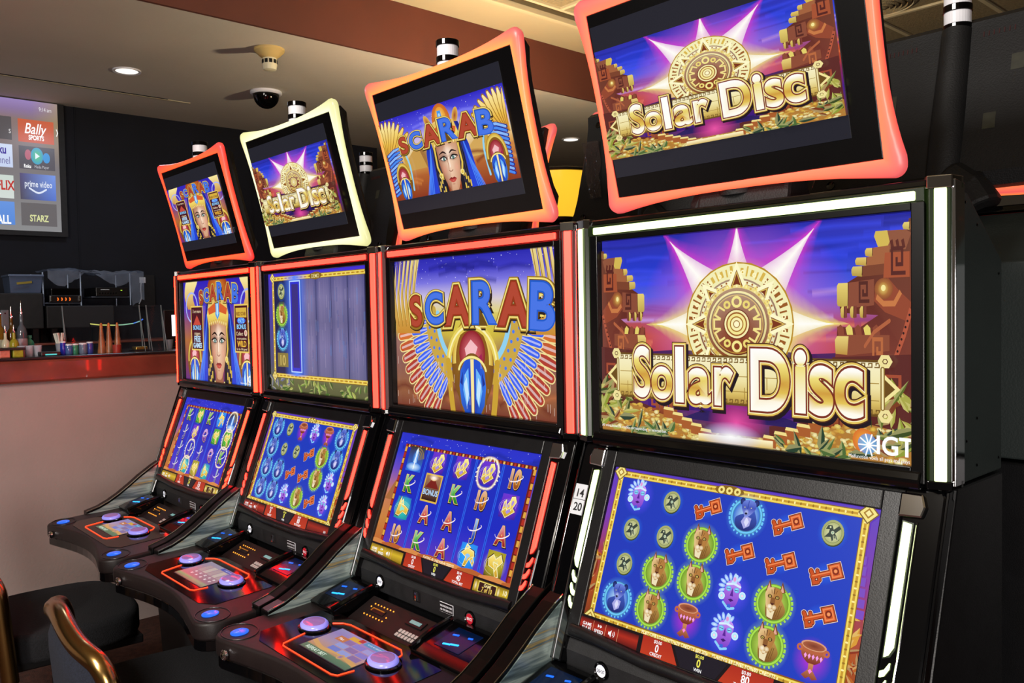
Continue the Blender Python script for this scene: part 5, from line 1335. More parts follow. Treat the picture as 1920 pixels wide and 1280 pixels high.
        cs = put('coin_slot', shared('coin', lambda: MB().box(-.013, .013, -.0025, 0, -.012, .012).mesh('coin_slot', .004)), M['black'], t, (-.049, -.1302, .852))
        put('slot_lips', shared('coinl', lambda: MB().box(-.0035, -.001, -.006, 0, -.010, .010).box(.001, .0035, -.006, 0, -.010, .010).mesh('slot_lips', .0008)), M['chrome'], cs)
        pt = put('notice_plate', shared('notice', lambda: MB().box(-.024, .024, -.0015, 0, -.011, .011).mesh('notice_plate', .0005)), M['white'], t, (.063, -.1305, .852))
        put('plate_face', shared('noticef', lambda: MB().box(-.0232, .0232, -.0018, 0, -.0102, .0102).mesh('plate_face')), M['black'], pt)
        for q, w in enumerate(('MALFUNCTION VOIDS', 'ALL PAYS AND PLAYS')):
            put('notice_words', shared('nw%d' % q, lambda: word_mesh(w, .0062, 'n', .042)), M['white'], pt, (0, -.0021, .0035-.008*q), (PI/2, 0, 0))
    # sweeping side arms
    for sg in (-1, 1):
        arm = part('side_arm', 'arm%d' % sg, lambda: MB().prism(arm_profile(), min(sg*.316, sg*.352), max(sg*.316, sg*.352)).mesh('side_arm', .002), mat('deep_black_arm', '#040404', .3, spec=.25, noise=(8, .2)))
        part('arm_edge', 'armedge%d' % sg, lambda: MB().tube([(sg*.3165, y, z+.0008) for y, z in ARM_TOP], .0014, 6).mesh('arm_edge'), M['chrome'], arm)
        part('art_panel', 'armart%d' % sg, lambda: MB().prism([(y, z-.008) for y, z in ARM_TOP] + [(-.36, .80), (-.13, .80), (-.115, .86)], min(sg*.3135, sg*.3165), max(sg*.3135, sg*.3165)).mesh('art_panel'), M['silver'], arm)
    # button deck
    def deckmesh():
        mb = MB(); o = deck_outline(); n = len(o)
        mb.v = [(x, y, .748) for x, y in o] + [(x, y, dz(y)) for x, y in o]
        mb.f = [tuple(range(n-1, -1, -1)), tuple(range(n, 2*n))] + [(i, (i+1) % n, (i+1) % n+n, i+n) for i in range(n)]
        return mb.mesh('deck', .007, True, 3)
    dk = part('button_deck', 'deck', deckmesh, M['deck'])
    def trim():
        o = [p for p in deck_outline()]; pts = [(x*.985, y*.985-.004, .740) for x, y in o]
        mb = MB(); n = len(pts)
        mb.v = [(x, y, .722) for x, y, z in pts] + [(x, y, .750) for x, y, z in pts]
        mb.f = [tuple(range(n-1, -1, -1)), tuple(range(n, 2*n))] + [(i, (i+1) % n, (i+1) % n+n, i+n) for i in range(n)]
        return mb.mesh('deck_skirt', .003)
    part('deck_skirt', 'skirt', trim, M['gloss'], dk)
    part('knee_shroud', 'shroud', lambda: MB().prism([(-.43, .735), (-.36, .69), (-.215, .575), (-.16, .45), (-.14, Z0), (-.10, Z0), (-.10, .735)], -.24, .24).mesh('knee_shroud', .01), M['black_matte'])
    if not rear:
        for sg in (-1, 1):
            b = put('corner_button', shared('cbtn', lambda: MB().lathe([(.020, 0), (.020, .002), (.017, .0035), (.0005, .004)], n=28, cap=False).mesh('corner_button', 0, True)), M['bluelit'], dk)
            b.matrix_local = deckM(sg*.277, -.455, .001)
            rg = put('corner_groove', shared('cgroove', lambda: MB().tube([(.05*math.cos(a*PI/18), .038*math.sin(a*PI/18), 0) for a in range(36)], .0016, 6, closed=True).mesh('corner_groove')), M['black'], dk)
            rg.matrix_local = deckM(sg*.283, -.452, .0005)
        lk = put('lock', shared('lock', lambda: MB().lathe([(.012, 0), (.012, .006), (.009, .009), (.005, .006), (.004, .010)], n=20, M=RX).mesh('lock', 0, True)), M['chrome'], dk, (-.255, -.497, .762))
        # glossy play panel with screen, light line and two big buttons
        gp = part('play_panel', 'play', lambda: MB().plate([(-.235, -.42), (-.19, -.445), (.19, -.445), (.235, -.42), (.235, -.27), (.19, -.25), (-.19, -.25), (-.235, -.27)], -.0005, .0014, Matrix.Translation((-.01, 0, dz(0))) @ Matrix(((1, 0, 0, 0), (0, 1, 0, 0), (0, .06, 1, 0), (0, 0, 0, 1)))).mesh('play_panel'), M['gloss'], dk)
        ds = put('deck_screen', shared('dsc', lambda: MB().box(-.094, .094, -.054, .054, 0, .0015).mesh('deck_screen', .0004)), M['lcd'], dk)
        ds.matrix_local = deckM(-.014, -.345, .0012)
        if pics.get('D'):
            o = put('screen_picture', pics['D'], M_ART, ds); o.matrix_local = Matrix(((.184/1.7, 0, 0, -.092), (0, .105, 0, -.0525), (0, 0, 1, .0016), (0, 0, 0, 1)))
        def loop():
            a = [(.083, -.424), (.105, -.405), (.118, -.36)]
            pts = [(-.158, -.33), (-.140, -.418), (-.13, -.424), (.070, -.424), (.085, -.418), (.093, -.385)]
            pts2 = [(.118, -.305), (.108, -.282), (.088, -.270), (-.108, -.270), (-.130, -.276), (-.150, -.292)]
            return MB().tube([(x, y, dz(y)+.0026) for x, y in pts], .0014, 6).tube([(x, y, dz(y)+.0026) for x, y in pts2], .0014, 6).mesh('light_line')
        part('light_line', 'loop', loop, M['loop'], dk)
        for x, y in ((-.166, -.329), (.111, -.329)):
            b = put('play_button', shared('pb0', lambda: MB().lathe([(.044, 0), (.044, .004), (.038, .007)], n=32).mesh('button_ring', 0, True)), M['gloss'], dk)
            b.matrix_local = deckM(x, y, .002) @ Matrix.Diagonal((1.0, .78, .72, 1))
            put('button_dome', shared('pb1', lambda: MB().lathe([(.037, .005), (.0375, .012), (.034, .017), (.030, .0185)], n=32).mesh('button_dome', 0, True)), M['lav'], b)
            put('button_top', shared('pb2', lambda: MB().lathe([(.030, .0183), (.022, .0202), (.010, .0212), (.0005, .0215)], n=32, cap=False).mesh('button_top', 0, True)), M['lav_top'], b)
        # bill plate
        BM = Matrix.Rotation(math.atan2(.028, .062), 4, 'X'); BM.translation = Vector((-.05, -.193, .8085))
        bp_ = put('bill_plate', shared('bill', lambda: MB().box(-.142, .142, -.042, .042, -.004, .0).mesh('bill_plate', .002)), M['deck'], t); bp_.matrix_local = BM
        put('bill_slot', shared('bslot', lambda: MB().box(-.030, .024, -.0075, .0065, 0, .002).mesh('bill_slot', .0006)), M['black'], bp_, (-.072, .006, 0))
        put('slot_glow', shared('bslot2', lambda: MB().box(-.026, .02, .0025, .005, .0018, .003).box(-.026, -.0235, -.005, .004, .0018, .003).mesh('slot_glow')), mat('amber_slot_light', '#402000', .4, emit=(0.35, 0.12, 0.01), es=1.0, noise=(3, .1)), bp_, (-.072, .006, 0))
        led = shared('led', lambda: MB().lathe([(.0019, 0), (.0019, .0008), (.001, .0018)], n=8).mesh('amber_led', 0, True))
        spots = [(-.108+.0125*k, .0225) for k in range(7)] + [(-.108+.0125*k, -.0125) for k in range(7)] + [(-.111, .012), (-.033, .0)]
        for x, y in spots: put('amber_led', led, M['orange_led'], bp_, (x, y, 0))
        cr = put('card_reader', shared('crd', lambda: MB().box(-.03, .03, -.011, .011, 0, .0035).mesh('card_reader', .001)), M['black'], bp_, (.063, .017, 0))
        put('reader_display', shared('crd2', lambda: MB().box(-.019, .019, -.005, .004, .0033, .0042).mesh('reader_display')), mat('grey_red_display', '#503838', .3, emit=pics.get('card', (.08, .03, .03)), es=1.0, noise=(40, .3)), cr)
        key = shared('key', lambda: MB().box(-.0042, .0042, -.0045, .0045, 0, .003).mesh('key', .0008))
        for r_ in range(2):
            for k in range(6): put('key', key, M['key'], bp_, (.043+.0118*k, -.014-.0115*r_, 0))
        # trays at both ends
        for sg in (-1, 1):
            x0, x1 = (-.312, -.200) if sg < 0 else (.105, .305)
            tr = put('tray', shared('tray%d' % sg, lambda: MB().prism([(-.255, .798), (-.262, .812), (-.235, .822), (-.15, .842), (-.135, .842), (-.135, .80)], x0, x1).mesh('tray', .003)), M['gloss'], t)
            xm = (x0+x1)/2 + (0 if sg < 0 else -.02)
            TMt = Matrix.Rotation(math.atan2(.020, .085), 4, 'X'); TMt.translation = Vector((xm, -.195, .8315))
            rc = put('tray_recess', shared('trec', lambda: MB().box(-.040, .040, -.034, .034, 0, .0012).mesh('tray_recess', .0004)), mat('blue_black_recess', '#04060c', .12, emit=(0.0, 0.006, 0.03), es=1.0, noise=(3, .2)), tr); rc.matrix_local = TMt
            for q, (ax, ay, ln, mm) in enumerate(((-.012, -.022, .020, 'cyan_led'), (.006, -.016, .022, 'cyan_led'), (.02, .016, .012, 'blue_led'), (-.02, .010, .016, 'blue_led'))):
                gl = put('tray_light', shared('tl%d' % q, lambda: MB().box(-ln/2, ln/2, -.0022, .0022, .001, .0026).mesh('tray_light', .0006)), M[mm], rc, (ax, ay, 0), (0, 0, .25))
            put('tray_latch', shared('latch%d' % sg, lambda: MB().tube([(x1-.005 if sg < 0 else x0+.005, -.262, .816), (x1 if sg < 0 else x0, -.20, .836), (x1 if sg < 0 else x0, -.15, .846)], .006, 8).mesh('tray_latch', 0, True)), M['gloss'], tr)
    # topper
    part('topper_neck', 'neck', lambda: MB().prism([(.015, 1.67), (.10, 1.67), (.08, 1.735), (.03, 1.75)], -.09, .09).tube([(-.09, .06, 1.672), (-.07, .055, 1.71), (-.03, .045, 1.745)], [.04, .035, .03], 12).mesh('topper_neck', .008), M['housing'])
    tp = part('topper_display', 'tpanel', lambda: MB().box(-.2545, .2545, -.168, .168, -.012, .0035, TOPM).mesh('topper_display', .002), M['bezel'])
    rm = 'ring_'+ring
    put('glow_ring', shared(rm, lambda: ring_mesh(*[tuple(q)+(1,) for q in RING[ring]])), GLOW, tp)
    def hous():
        pts = ring_outline(8); mb = MB(); n = len(pts)
        def row(k, z): return [TOPM @ Vector((o[0]*k if abs(o[0]) < .262 else math.copysign(.2625, o[0]), max(-.172, min(.178, o[1])), z)) for o, i, w in pts]
        r0 = row(1.0, -.0125); r1 = row(1.0, -.030); r2 = [TOPM @ Vector((o[0]*.9, max(-.15, min(.16, o[1])), -.048)) for o, i, w in pts]
        mb.v = [tuple(v) for v in r0+r1+r2]
        for q in range(2): mb.f += [(q*n+i, q*n+(i+1) % n, (q+1)*n+(i+1) % n, (q+1)*n+i) for i in range(n)]
        mb.f += [tuple(range(2*n, 3*n)), tuple(range(n-1, -1, -1))]
        return mb.mesh('topper_housing', 0)
    hs = part('topper_housing', 'thous', hous, M['housing'])
    if rear:
        for (x, y) in ((-.21, .13), (.21, .13), (-.21, -.14), (.21, -.14)):
            o = put('screw_hole', shared('sh', lambda: MB().lathe([(.009, 0), (.009, .002), (.006, .001)], n=18).mesh('screw_hole', 0, True)), M['gloss'], hs); o.matrix_local = TOPM @ Matrix.Translation((x, y, -.0485)) @ Matrix.Rotation(PI, 4, 'X')
        for k in range(14):
            o = put('vent_slit', shared('vs', lambda: MB().box(-.0008, .0008, -.005, .005, 0, .0008).mesh('vent_slit')), mat('red_lit_slit', '#100000', .5, emit=(.03, .001, .001), es=1.0, noise=(3, .1)), hs); o.matrix_local = TOPM @ Matrix.Translation((-.12+.009*k if k < 7 else .06+.009*(k-7), .13, -.0485)) @ Matrix.Rotation(PI, 4, 'X')
        for (x, y) in ((-.13, .06), (-.09, -.05), (.1, .02)):
            o = put('sticker', shared('stk', lambda: MB().box(-.011, .011, -.016, .016, 0, .0006).mesh('sticker')), mat('dull_olive_sticker', '#2c2c20', .5, noise=(60, .3)), hs); o.matrix_local = TOPM @ Matrix.Translation((x, y, -.0485)) @ Matrix.Rotation(PI, 4, 'X')
    lcd = put('lit_panel', shared('tlcd', lambda: MB().box(-.250, .2105, -.130, .145, .0035, .0045, TOPM).mesh('lit_panel')), M['lcd'], tp)
    if pics.get('T'):
        A = pics['TA']
        o = put('screen_picture', pics['T'], M_ART, tp)
        o.matrix_local = TOPM @ Matrix(((.459/A, 0, 0, -.249), (0, .197, 0, -.0955), (0, 0, 1, .0048), (0, 0, 0, 1)))
    # signal tower on its stem
    part('tower_stem', 'stem', lambda: MB().tube([(-.015, .040, 1.70), (-.015, .008, 1.86), (-.015, -.018, 1.96), (-.015, -.034, 2.034)], [.034, .032, .030, .028], 20).mesh('tower_stem', 0, True), M['housing'])
    zt = 2.033
    tw = put('signal_tower', shared('tw0', lambda: MB().lathe([(.0265, 0), (.0265, .014)], n=28).mesh('signal_tower', .001)), M['gloss'], t, (-.015, -.034, zt))
    for z0, z1, r_, mm, nm in ((.014, .038, .0245, 'white', 'lamp_segment'), (.038, .051, .0268, 'gloss', 'ring'), (.051, .075, .0245, 'white', 'lamp_segment'), (.075, .088, .0268, 'gloss', 'cap')):
        put(nm, shared('tw%.3f' % z0, lambda: MB().lathe([(r_, z0), (r_, z1)], n=28).mesh(nm, .001)), M[mm], tw)
    return ground(t)

def word_mesh(word, h, key, width=None):
    """flat mesh of lettering in the xy plane, capital height about 0.73 h"""
    vs, ts, w = glyphs(word, .02)
    sx = h if width is None else width/w
    me = bpy.data.meshes.new('word'); me.from_pydata([(x*sx, y*h, 0) for x, y in vs], [], ts); return me
SUN_U = solar(True).mesh('sun_picture'); SUN_T = solar(False).mesh('sun_topper_picture')
SCA_T = scarab_topper().mesh('queen_topper_picture'); SCA_W = scarab_woman().mesh('queen_picture'); SCA_B = scarab_beetle().mesh('beetle_picture')
SPIN = spin_screen().mesh('spinning_reels_picture')
LOW4 = solar_reels(['mckbkc', 'ccpkkk', 'cppmpk', 'bpumpu'], 'PLAY-OFF LOST WITH 20 CREDITS ($0.20)  -  PLAYING 28 LINES FOR 80 CREDITS').mesh('sun_reels_picture')
LOW2 = solar_reels(['bcumub', 'bcckpb', 'bbkkpm', 'bbmpkm'], 'PLAYING 28 LINES FOR 80 CREDITS').mesh('sun_reels_picture')
LOW3 = scarab_reels(['fgggT', 'KOKTg', 'tAAJA', 'TKAly'], '0', '40', '0', 'PLAYING 40 LINES FOR 40 CREDITS', hot=((0, 3),)).mesh('beetle_reels_picture')
LOW1 = scarab_reels(['KnKlf', 'JgQnn', 'JJJQK', 'JtytJ'], '24', '120', '1', 'GAME OVER', hot=((0, 4), (1, 4), (2, 1), (2, 4), (3, 1))).mesh('beetle_reels_picture')
D0 = deck_screen(0).mesh('bet_screen_picture'); D1 = deck_screen(1).mesh('bet_screen_picture')

make_machine('farthest slot machine in the front row, queen on both upper screens, beside the bar', .5*P, 'orange', 'orange', 'red',
             dict(U=SCA_W, L=LOW1, T=SCA_W, TA=1.636, D=D0, card=(.12, .35, .33)))
make_machine('slot machine with yellow glowing topper and blurred spinning reels on its upper screen', 1.5*P, 'red', 'red', 'yellow',
             dict(U=SPIN, L=LOW2, T=SUN_T, TA=1.636, D=D1, card=(.5, .03, .05)))
make_machine('slot machine with a jewelled beetle on its upper screen and orange-red glowing topper', 2.5*P, 'red', 'red', 'orange',
             dict(U=SCA_B, L=LOW3, T=SCA_T, TA=2.35, D=D0, card=(.12, .03, .04)))
m4 = make_machine('nearest slot machine with yellow-green light strips and a golden sun disc above', 3.5*P, 'lime', 'lime', 'pink',
                  dict(U=SUN_U, L=LOW4, T=SUN_T, TA=1.636, D=D1, card=(.12, .03, .04)))
card = MB().box(-.3445, -.314, -.105, -.045, .004, .0048, LOWM).build('number_card', M['tag'], m4, loc=(0, 0, -Z0))
for q, w in enumerate(('14', '20')):
    o = put('card_number', word_mesh(w, .022, 'c'), M['ink'], card); o.matrix_local = LOWM @ Matrix.Translation((-.328, -.062-.027*q, .0051))
MB().box(-.3445, -.314, -.0755, -.0745, .0046, .0052, LOWM).build('card_rule', M['ink'], card)

names = ['slot machine seen from behind, back to back with the farthest front machine', 'slot machine seen from behind, hidden mostly by the beetle machine topper',
         'slot machine seen from behind with a plastic bag taped on its black topper', 'slot machine seen from behind with a signal tower at the right edge']
rears = []
for k in range(4):
    rears.append(make_machine(names[k], .50+P*k, 'red', 'red', 'orange', {}, rear=True, y_off=.51, rot=PI))
# crumpled clear bag taped to the back of a topper
R = random.Random(12); mb = MB(); nx, ny = 7, 16
for j in range(ny+1):
    for i in range(nx+1):
        u = i/nx; v = j/ny; w = .035*(1+.5*v)
        mb.v.append(tuple(TOPM @ Vector((.17+.05*v+(u-.5)*w*1.2, -.09+.17*v, -.052-.010*abs(math.sin(u*9+v*5))*R.uniform(.5, 1)))))
for j in range(ny):
    for i in range(nx):
        a = j*(nx+1)+i; mb.f.append((a, a+1, a+nx+2, a+nx+1))
mb.build('plastic_bag', mat('crumpled_clear_plastic', '#3c3230', .18, noise=(30, .3), alpha=.55), rears[2], smooth=True, loc=(0, 0, -Z0))

# ---------------------------------------------------------------- chairs
def chair(x, y, rz, label):
    t = thing('casino_chair', label, 'chair', (x, y, 0), rz, 'padded chairs pulled up to the machines')
    def bp_(u, z, d=0.0):                                     # point on the bowed back; u -1..1 across
        return (u*.265, -.235 + .045*u*u*abs(u) - .16*(z-.55)*.5 + d, z)
    def top(u): return .800 - .035*abs(u)**3 + .012*math.cos(u*PI*1.4)
    mb = MB(); nu, nz = 18, 8
    for d in (-.022, .03):
        for j in range(nz+1):
            for i in range(nu+1):
                u = -1+2*i/nu; z = .52+(top(u)-.028-.52)*j/nz
                e = 1-max(abs(u), abs(2*j/nz-1))**6; mb.v.append(bp_(u*.93, z, d*(.35+.65*e)))
    n1 = (nu+1)*(nz+1)
    for s_ in (0, 1):
        for j in range(nz):
            for i in range(nu):
                a = s_*n1+j*(nu+1)+i; q = (a, a+1, a+nu+2, a+nu+1); mb.f.append(q if s_ == 0 else q[::-1])
    for i in range(nu): mb.f += [(i, n1+i, n1+i+1, i+1), (n1-nu-1+i, n1-nu+i, 2*n1-nu+i, 2*n1-nu-1+i)]
    for j in range(nz): a = j*(nu+1); b = a+nu; mb.f += [(a, a+nu+1, n1+a+nu+1, n1+a), (b, n1+b, n1+b+nu+1, b+nu+1)]
    mb.build('backrest', M['fabric'], t, smooth=True)
    def corner(sg):
        return [bp_(sg*(.80+.20*math.cos(a)), .705+(top(.85)-.705)*math.sin(a)) for a in [i*PI/14 for i in range(1, 7)]]
    path = [bp_(-1, z) for z in (.46, .54, .62, .69)] + corner(-1) + [bp_(u, top(u)) for u in [-.76+1.52*i/18 for i in range(19)]] + corner(1)[::-1] + [bp_(1, z) for z in (.69, .62, .54, .46)]
    MB().tube(curve(path, 3), .023, 12).build('back_frame', M['brass'], t, smooth=True)
    out = [(.25*math.copysign(abs(math.cos(a))**.6, math.cos(a)), .0+.215*math.copysign(abs(math.sin(a))**.6, math.sin(a))) for a in [2*PI*i/40 for i in range(40)]]
    MB().plate(out, .485, .575).build('seat', M['seat'], t, .022, True, seg=4)
    MB().box(-.2, .2, -.2, .2, .46, .487).build('seat_pan', M['black'], t, .004)
    MB().tube([(0, 0, Z0+.05), (0, 0, .47)], .03, 14).build('post', M['black'], t, smooth=True)
    MB().lathe([(.23, Z0), (.23, Z0+.012), (.06, Z0+.05), (.03, Z0+.06)], n=32).build('base', M['black'], t, smooth=True)
    return ground(t)
chair(1.165, -.475, -.09, 'navy chair with a brass frame pulled up to the spinning reels machine')
chair(.31, -.53, -.05, 'navy chair with a brass frame cut off by the left edge of the picture')

# ---------------------------------------------------------------- things on and behind the bar
glass = mat('clear_glass', '#dfe8e8', .03, trans=1.0, ior=1.45, noise=(4, .02))
acry = mat('clear_acrylic', '#303840', .04, alpha=.10, noise=(4, .03))
def spot(px, x=-.77): return at(px, 655, 0, x).y
def bottle(px, x, h, r, color, label, rough=.08, tr=.0, band=None, neck=.35, pour=True):
    t = thing('bottle', label, 'bottle', (x, spot(px, x), ZB), group='bottles on the bar')
    hb = h*(1-neck)
    MB().lathe([(r*.9, 0), (r, .006), (r, hb*.72), (r*.8, hb*.88), (r*.36, hb), (r*.33, h*.9)], n=20).build('body', mat('glass_'+color, color, rough, trans=tr, noise=(6, .1)), t, smooth=True)
    if band: MB().lathe([(r*1.02, hb*.2), (r*1.02, hb*.55)], n=20, cap=False).build('paper_label', mat('label_'+band, band, .6, noise=(30, .15)), t, smooth=True)
    if pour:
        MB().lathe([(r*.4, h*.88), (r*.42, h*.91), (r*.2, h*.93), (r*.12, h*1.12), (r*.08, h*1.16)], n=12).build('pour_spout', M['chrome'], t, smooth=True)
    else: MB().lathe([(r*.5, h*.86), (r*.5, h)], n=14).build('cap', mat('cap_'+color, color, .4, noise=(6, .1)), t, smooth=True)
bottle(1, -.82, .20, .022, '#6a4a10', 'amber liquor bottle at the far left end of the bar', band='#8a8470')
bottle(23, -.85, .185, .02, '#4a3208', 'dark amber bottle with a tall pourer left of the clear bottle', band='#2a2014')
bottle(11, -.75, .115, .017, '#b8b49a', 'short pale bottle with a silver pourer over the pink garnish box')
bottle(27, -.74, .115, .018, '#8a8424', 'short yellow bottle with a silver pourer over the lime garnish box')
bottle(42, -.83, .205, .021, '#4a525c', 'tall clear spirit bottle with a grey label and long spout', band='#9a94a0')
bottle(56.5, -.90, .085, .017, '#4fb89c', 'mint green bottle with a white cap', rough=.4, pour=False, neck=.2)
t = thing('card_machine', 'grey upright plastic card terminal behind the bottles', 'terminal', (-1.02, spot(11, -1.02), ZB))
MB().box(-.012, .012, -.016, .016, 0, .20).build('body', mat('grey_plastic', '#5a6068', .5, noise=(8, .08)), t, .004); MB().lathe([(.003, 0), (.003, .003)], c=(.012, .0, .185), n=10, M=Matrix.Rotation(PI/2, 4, 'Y')).build('lens', M['gloss'], t)
t = thing('garnish_tray', 'black bar caddy with a pink and a lime compartment', 'caddy', (-.67, spot(18, -.67), ZB))
MB().box(-.045, .045, -.05, .05, .030, .040).build('rim', M['black'], t, .002)
for s_, cc in ((-1, '#b86a58'), (1, '#8a8a1c')): MB().box(-.035, .035, s_*.024-.019, s_*.024+.019, 0, .032).build('compartment', mat('garnish_'+cc, cc, .35, noise=(60, .3)), t, .003)
for k, px in enumerate((40, 47, 55, 63, 71)):
    o = MB().lathe([(.013, 0), (.016, .045), (.0145, .045), (.0115, .006), (.001, .006)], n=18, cap=False).build('shot_glass', mat('shot_glass', '#b8bcc8', .05, alpha=.45, noise=(4, .05)), None, smooth=True, loc=(-.69-.03*(k % 2), spot(px, -.69), ZB))
    tag(o, 'small empty shot glass, %s on the bar' % ['nearest the lime garnish box', 'second from the lime garnish box', 'in the middle of the row', 'second from the payment reader', 'nearest the payment reader'][k], 'glass', 'shot glasses lined up on the bar')
tag(MB().box(-.02, .02, -.032, .032, 0, .018).build('drinks_carton', mat('maroon_card', '#5a2038', .6, noise=(20, .2)), None, .001, loc=(-.92, spot(48, -.92), ZB)), 'low maroon cardboard carton behind the shot glasses', 'carton')
t = thing('payment_reader', 'black payment reader with a teal light bar on the bar edge', 'card reader', (-.65, spot(92, -.65), ZB))
MB().box(-.03, .03, -.038, .038, 0, .018).build('body', M['black'], t, .004); MB().box(.0295, .0312, -.022, .022, .004, .009).build('light_bar', mat('teal_light', '#083030', .4, emit=(.06, .62, .60), es=1.0, noise=(3, .05)), t)
t = thing('straw_holder', 'clear cup packed with white paper straws', 'straw cup', (-.71, spot(114, -.71), ZB))
MB().lathe([(.016, 0), (.021, .05), (.019, .05), (.001, .004)], n=18, cap=False).build('cup', mat('frosted_cup', '#9098a8', .2, alpha=.6, noise=(4, .05)), t, smooth=True)
st = MB().tube([(0, 0, .006), (0, 0, .095)], .0032, 6).mesh('straw'); R = random.Random(4)
for k in range(16): put('straw', st, mat('white_paper', '#c8c8be', .7, noise=(10, .05)), t, (R.uniform(-.009, .009), R.uniform(-.009, .009), 0), (R.uniform(-.22, .22), R.uniform(-.15, .15), 0))
for px, h, r_, cc, nm, lb in ((118.5, .052, .012, '#1c2a9c', 'drink_can', 'small deep blue can beside the straw cup'), (129, .040, .018, '#3c5a90', 'glass_cup', 'blue tinted glass cup under the white bowl'), (141, .040, .014, '#2c7a5c', 'glass_cup', 'green tinted glass cup under the white bowl'), (156, .042, .018, '#5a6a80', 'jar', 'grey glass jar with a pale lid'), (169, .046, .014, '#2a3c8a', 'jar', 'small blue jar with a pale lid')):
    t = thing(nm, lb, 'cup' if 'cup' in nm else nm.split('_')[-1], (-.69, spot(px, -.69), ZB))
    MB().lathe([(r_*.85, 0), (r_, .006), (r_, h*.8), (r_*.9, h)], n=18).build('body', mat('tint_'+cc, cc, .12, noise=(8, .2)), t, smooth=True); MB().lathe([(r_*.95, h), (r_*.95, h+.006), (r_*.5, h+.007)], n=18).build('lid', M['tag'], t, smooth=True)
tag(MB().lathe([(.02, .0), (.03, .012), (.042, .034), (.039, .034), (.027, .012), (.001, .006)], n=28, cap=False).build('bowl', mat('white_china', '#b8b0a4', .3, noise=(5, .04)), None, smooth=True, loc=(-.81, spot(139, -.81), ZB)), 'white flared bowl behind the coloured cups', 'bowl')
for k, px in enumerate((191, 205, 221)):
    t = thing('cone_shaker', ['brown tapered wooden shaker nearest the jars', 'middle one of three brown tapered wooden shakers', 'brown tapered wooden shaker behind the red cup'][k], 'shaker', (-.70, spot(px, -.70), ZB), group='tapered shakers on the bar')
    MB().lathe([(.0175, 0), (.0175, .004), (.013, .05), (.009, .09), (.006, .115)], n=20).build('body', mat('amber_brown_wood', '#8a5a3c', .25, noise=(20, .45)), t, smooth=True)
    MB().lathe([(.0155, .02), (.0128, .05)], n=20, cap=False).build('label_band', mat('red_brown_label', '#7a3a2c', .4, noise=(60, .4)), t, smooth=True)
    MB().lathe([(.007, .112), (.0055, .128), (.003, .134)], n=14).build('cap', mat('tan_cap', '#a8642c', .4, noise=(9, .1)), t, smooth=True)
tag(MB().lathe([(.016, 0), (.0195, .036), (.0175, .036), (.001, .03)], n=20, cap=False).build('red_cup', mat('red_plastic', '#8a3228', .35, noise=(6, .1)), None, smooth=True, loc=(-.645, spot(219, -.645), ZB)), 'small red plastic cup in front of the shakers', 'cup')
t = thing('brass_tray', 'small brass tip tray with a gold rim', 'tray', (-.77, spot(262, -.77), ZB))
MB().box(-.04, .04, -.035, .035, 0, .006).build('base', M['black'], t, .001); MB().box(-.03, .03, -.026, .026, .006, .020).build('rim', mat('gold_rim', '#9a8440', .3, metal=.8, noise=(9, .1)), t, .003)
# leaning acrylic guards
for k, (p0, p1, x) in enumerate(((123, 268, -.76), (281, 309, -.76))):
    y0, y1 = spot(p0, x), spot(p1, x)
    t = thing('acrylic_guard', ['wide clear acrylic guard standing across the bar', 'narrow clear acrylic guard beside the wide one'][k], 'guard', (x, y0, ZB))
    w = y1-y0; Mx = Matrix.Rotation(-.16, 4, 'Y')
    MB().box(-.002, .002, 0, w, 0, .215, Mx).build('panel', acry, t)
    ed = mat('bright_acrylic_edge', '#6a7478', .1, noise=(4, .05))
    for yy in (0, w):
        MB().box(-.004, .004, yy-.0015, yy+.0015, 0, .215, Mx).build('edge', ed, t)
        MB().tube([(-.034, yy, .212), (.0, yy, .1), (.035, yy, .0)], .0018, 6).build('brace', ed, t)
tag(MB().lathe([(.014, 0), (.019, .045), (.0175, .045), (.001, .004)], n=20, cap=False).build('paper_cup', mat('grey_white_plastic', '#70747c', .4, noise=(6, .05)), None, smooth=True, loc=(-.87, spot(318, -.87), ZB)), 'small translucent cup near the lit tablet', 'cup')
t = thing('tablet', 'tablet with a bright white screen beside the far machine', 'tablet', (-.95, spot(331, -.95), ZB))
MB().box(-.006, .006, -.06, .06, .03, .19).build('body', M['black'], t, .003); MB().box(.006, .0075, -.022, .05, .06, .165).build('screen', mat('white_lit_screen', '#ffffff', .3, emit='#dfe8ff', es=1.0, noise=(8, .04)), t); MB().box(-.04, .04, -.03, .03, 0, .01).box(-.008, .0, -.02, .02, .008, .04).build('stand', M['black'], t, .002)

# back bar
XS = -2.42
def yb(px): return at(px, 590, 0, XS).y
def zb(py): return at(150, py, 0, XS).z
t = thing('back_bar_cabinet', 'dark back bar cabinet with a reddish wood edge along the wall', 'cabinet', (XS, 0, 0))
MB().box(-.32, .14, -2.5, 2.2, Z0, zb(640)-.012).build('body', M['wall_dark'], t); MB().box(-.33, .15, -2.5, 2.2, zb(640)-.012, zb(640)).build('wood_edge', mat('red_wood_edge', '#7a4034', .4, noise=(9, .2)), t, .002)
zt_ = zb(640)
for lb, a_, b_, py, legs in (('tall black equipment case under the grey bin', -70, 75, 550, (-60, 60)), ('low black equipment case under the wire rack', 80, 206, 573, (95, 195))):
    t = thing('equipment_case', lb, 'case', (XS, 0, zt_), group='black cases on the back bar')
    MB().box(-.25, .09, yb(a_), yb(b_), zb(614)-zt_, zb(py)-zt_).build('body', M['black_matte'], t, .006)
    for u in legs:
        for x_ in (-.22, .05): MB().box(x_, x_+.03, yb(u)-.015, yb(u)+.015, 0, zb(612)-zt_).build('leg', M['black'], t)
t = thing('storage_bin', 'grey-blue translucent plastic bin on the black equipment case', 'bin', (XS, yb(45), zb(550)))
w = (yb(76)-yb(13))/2; h = zb(517)-zb(550)
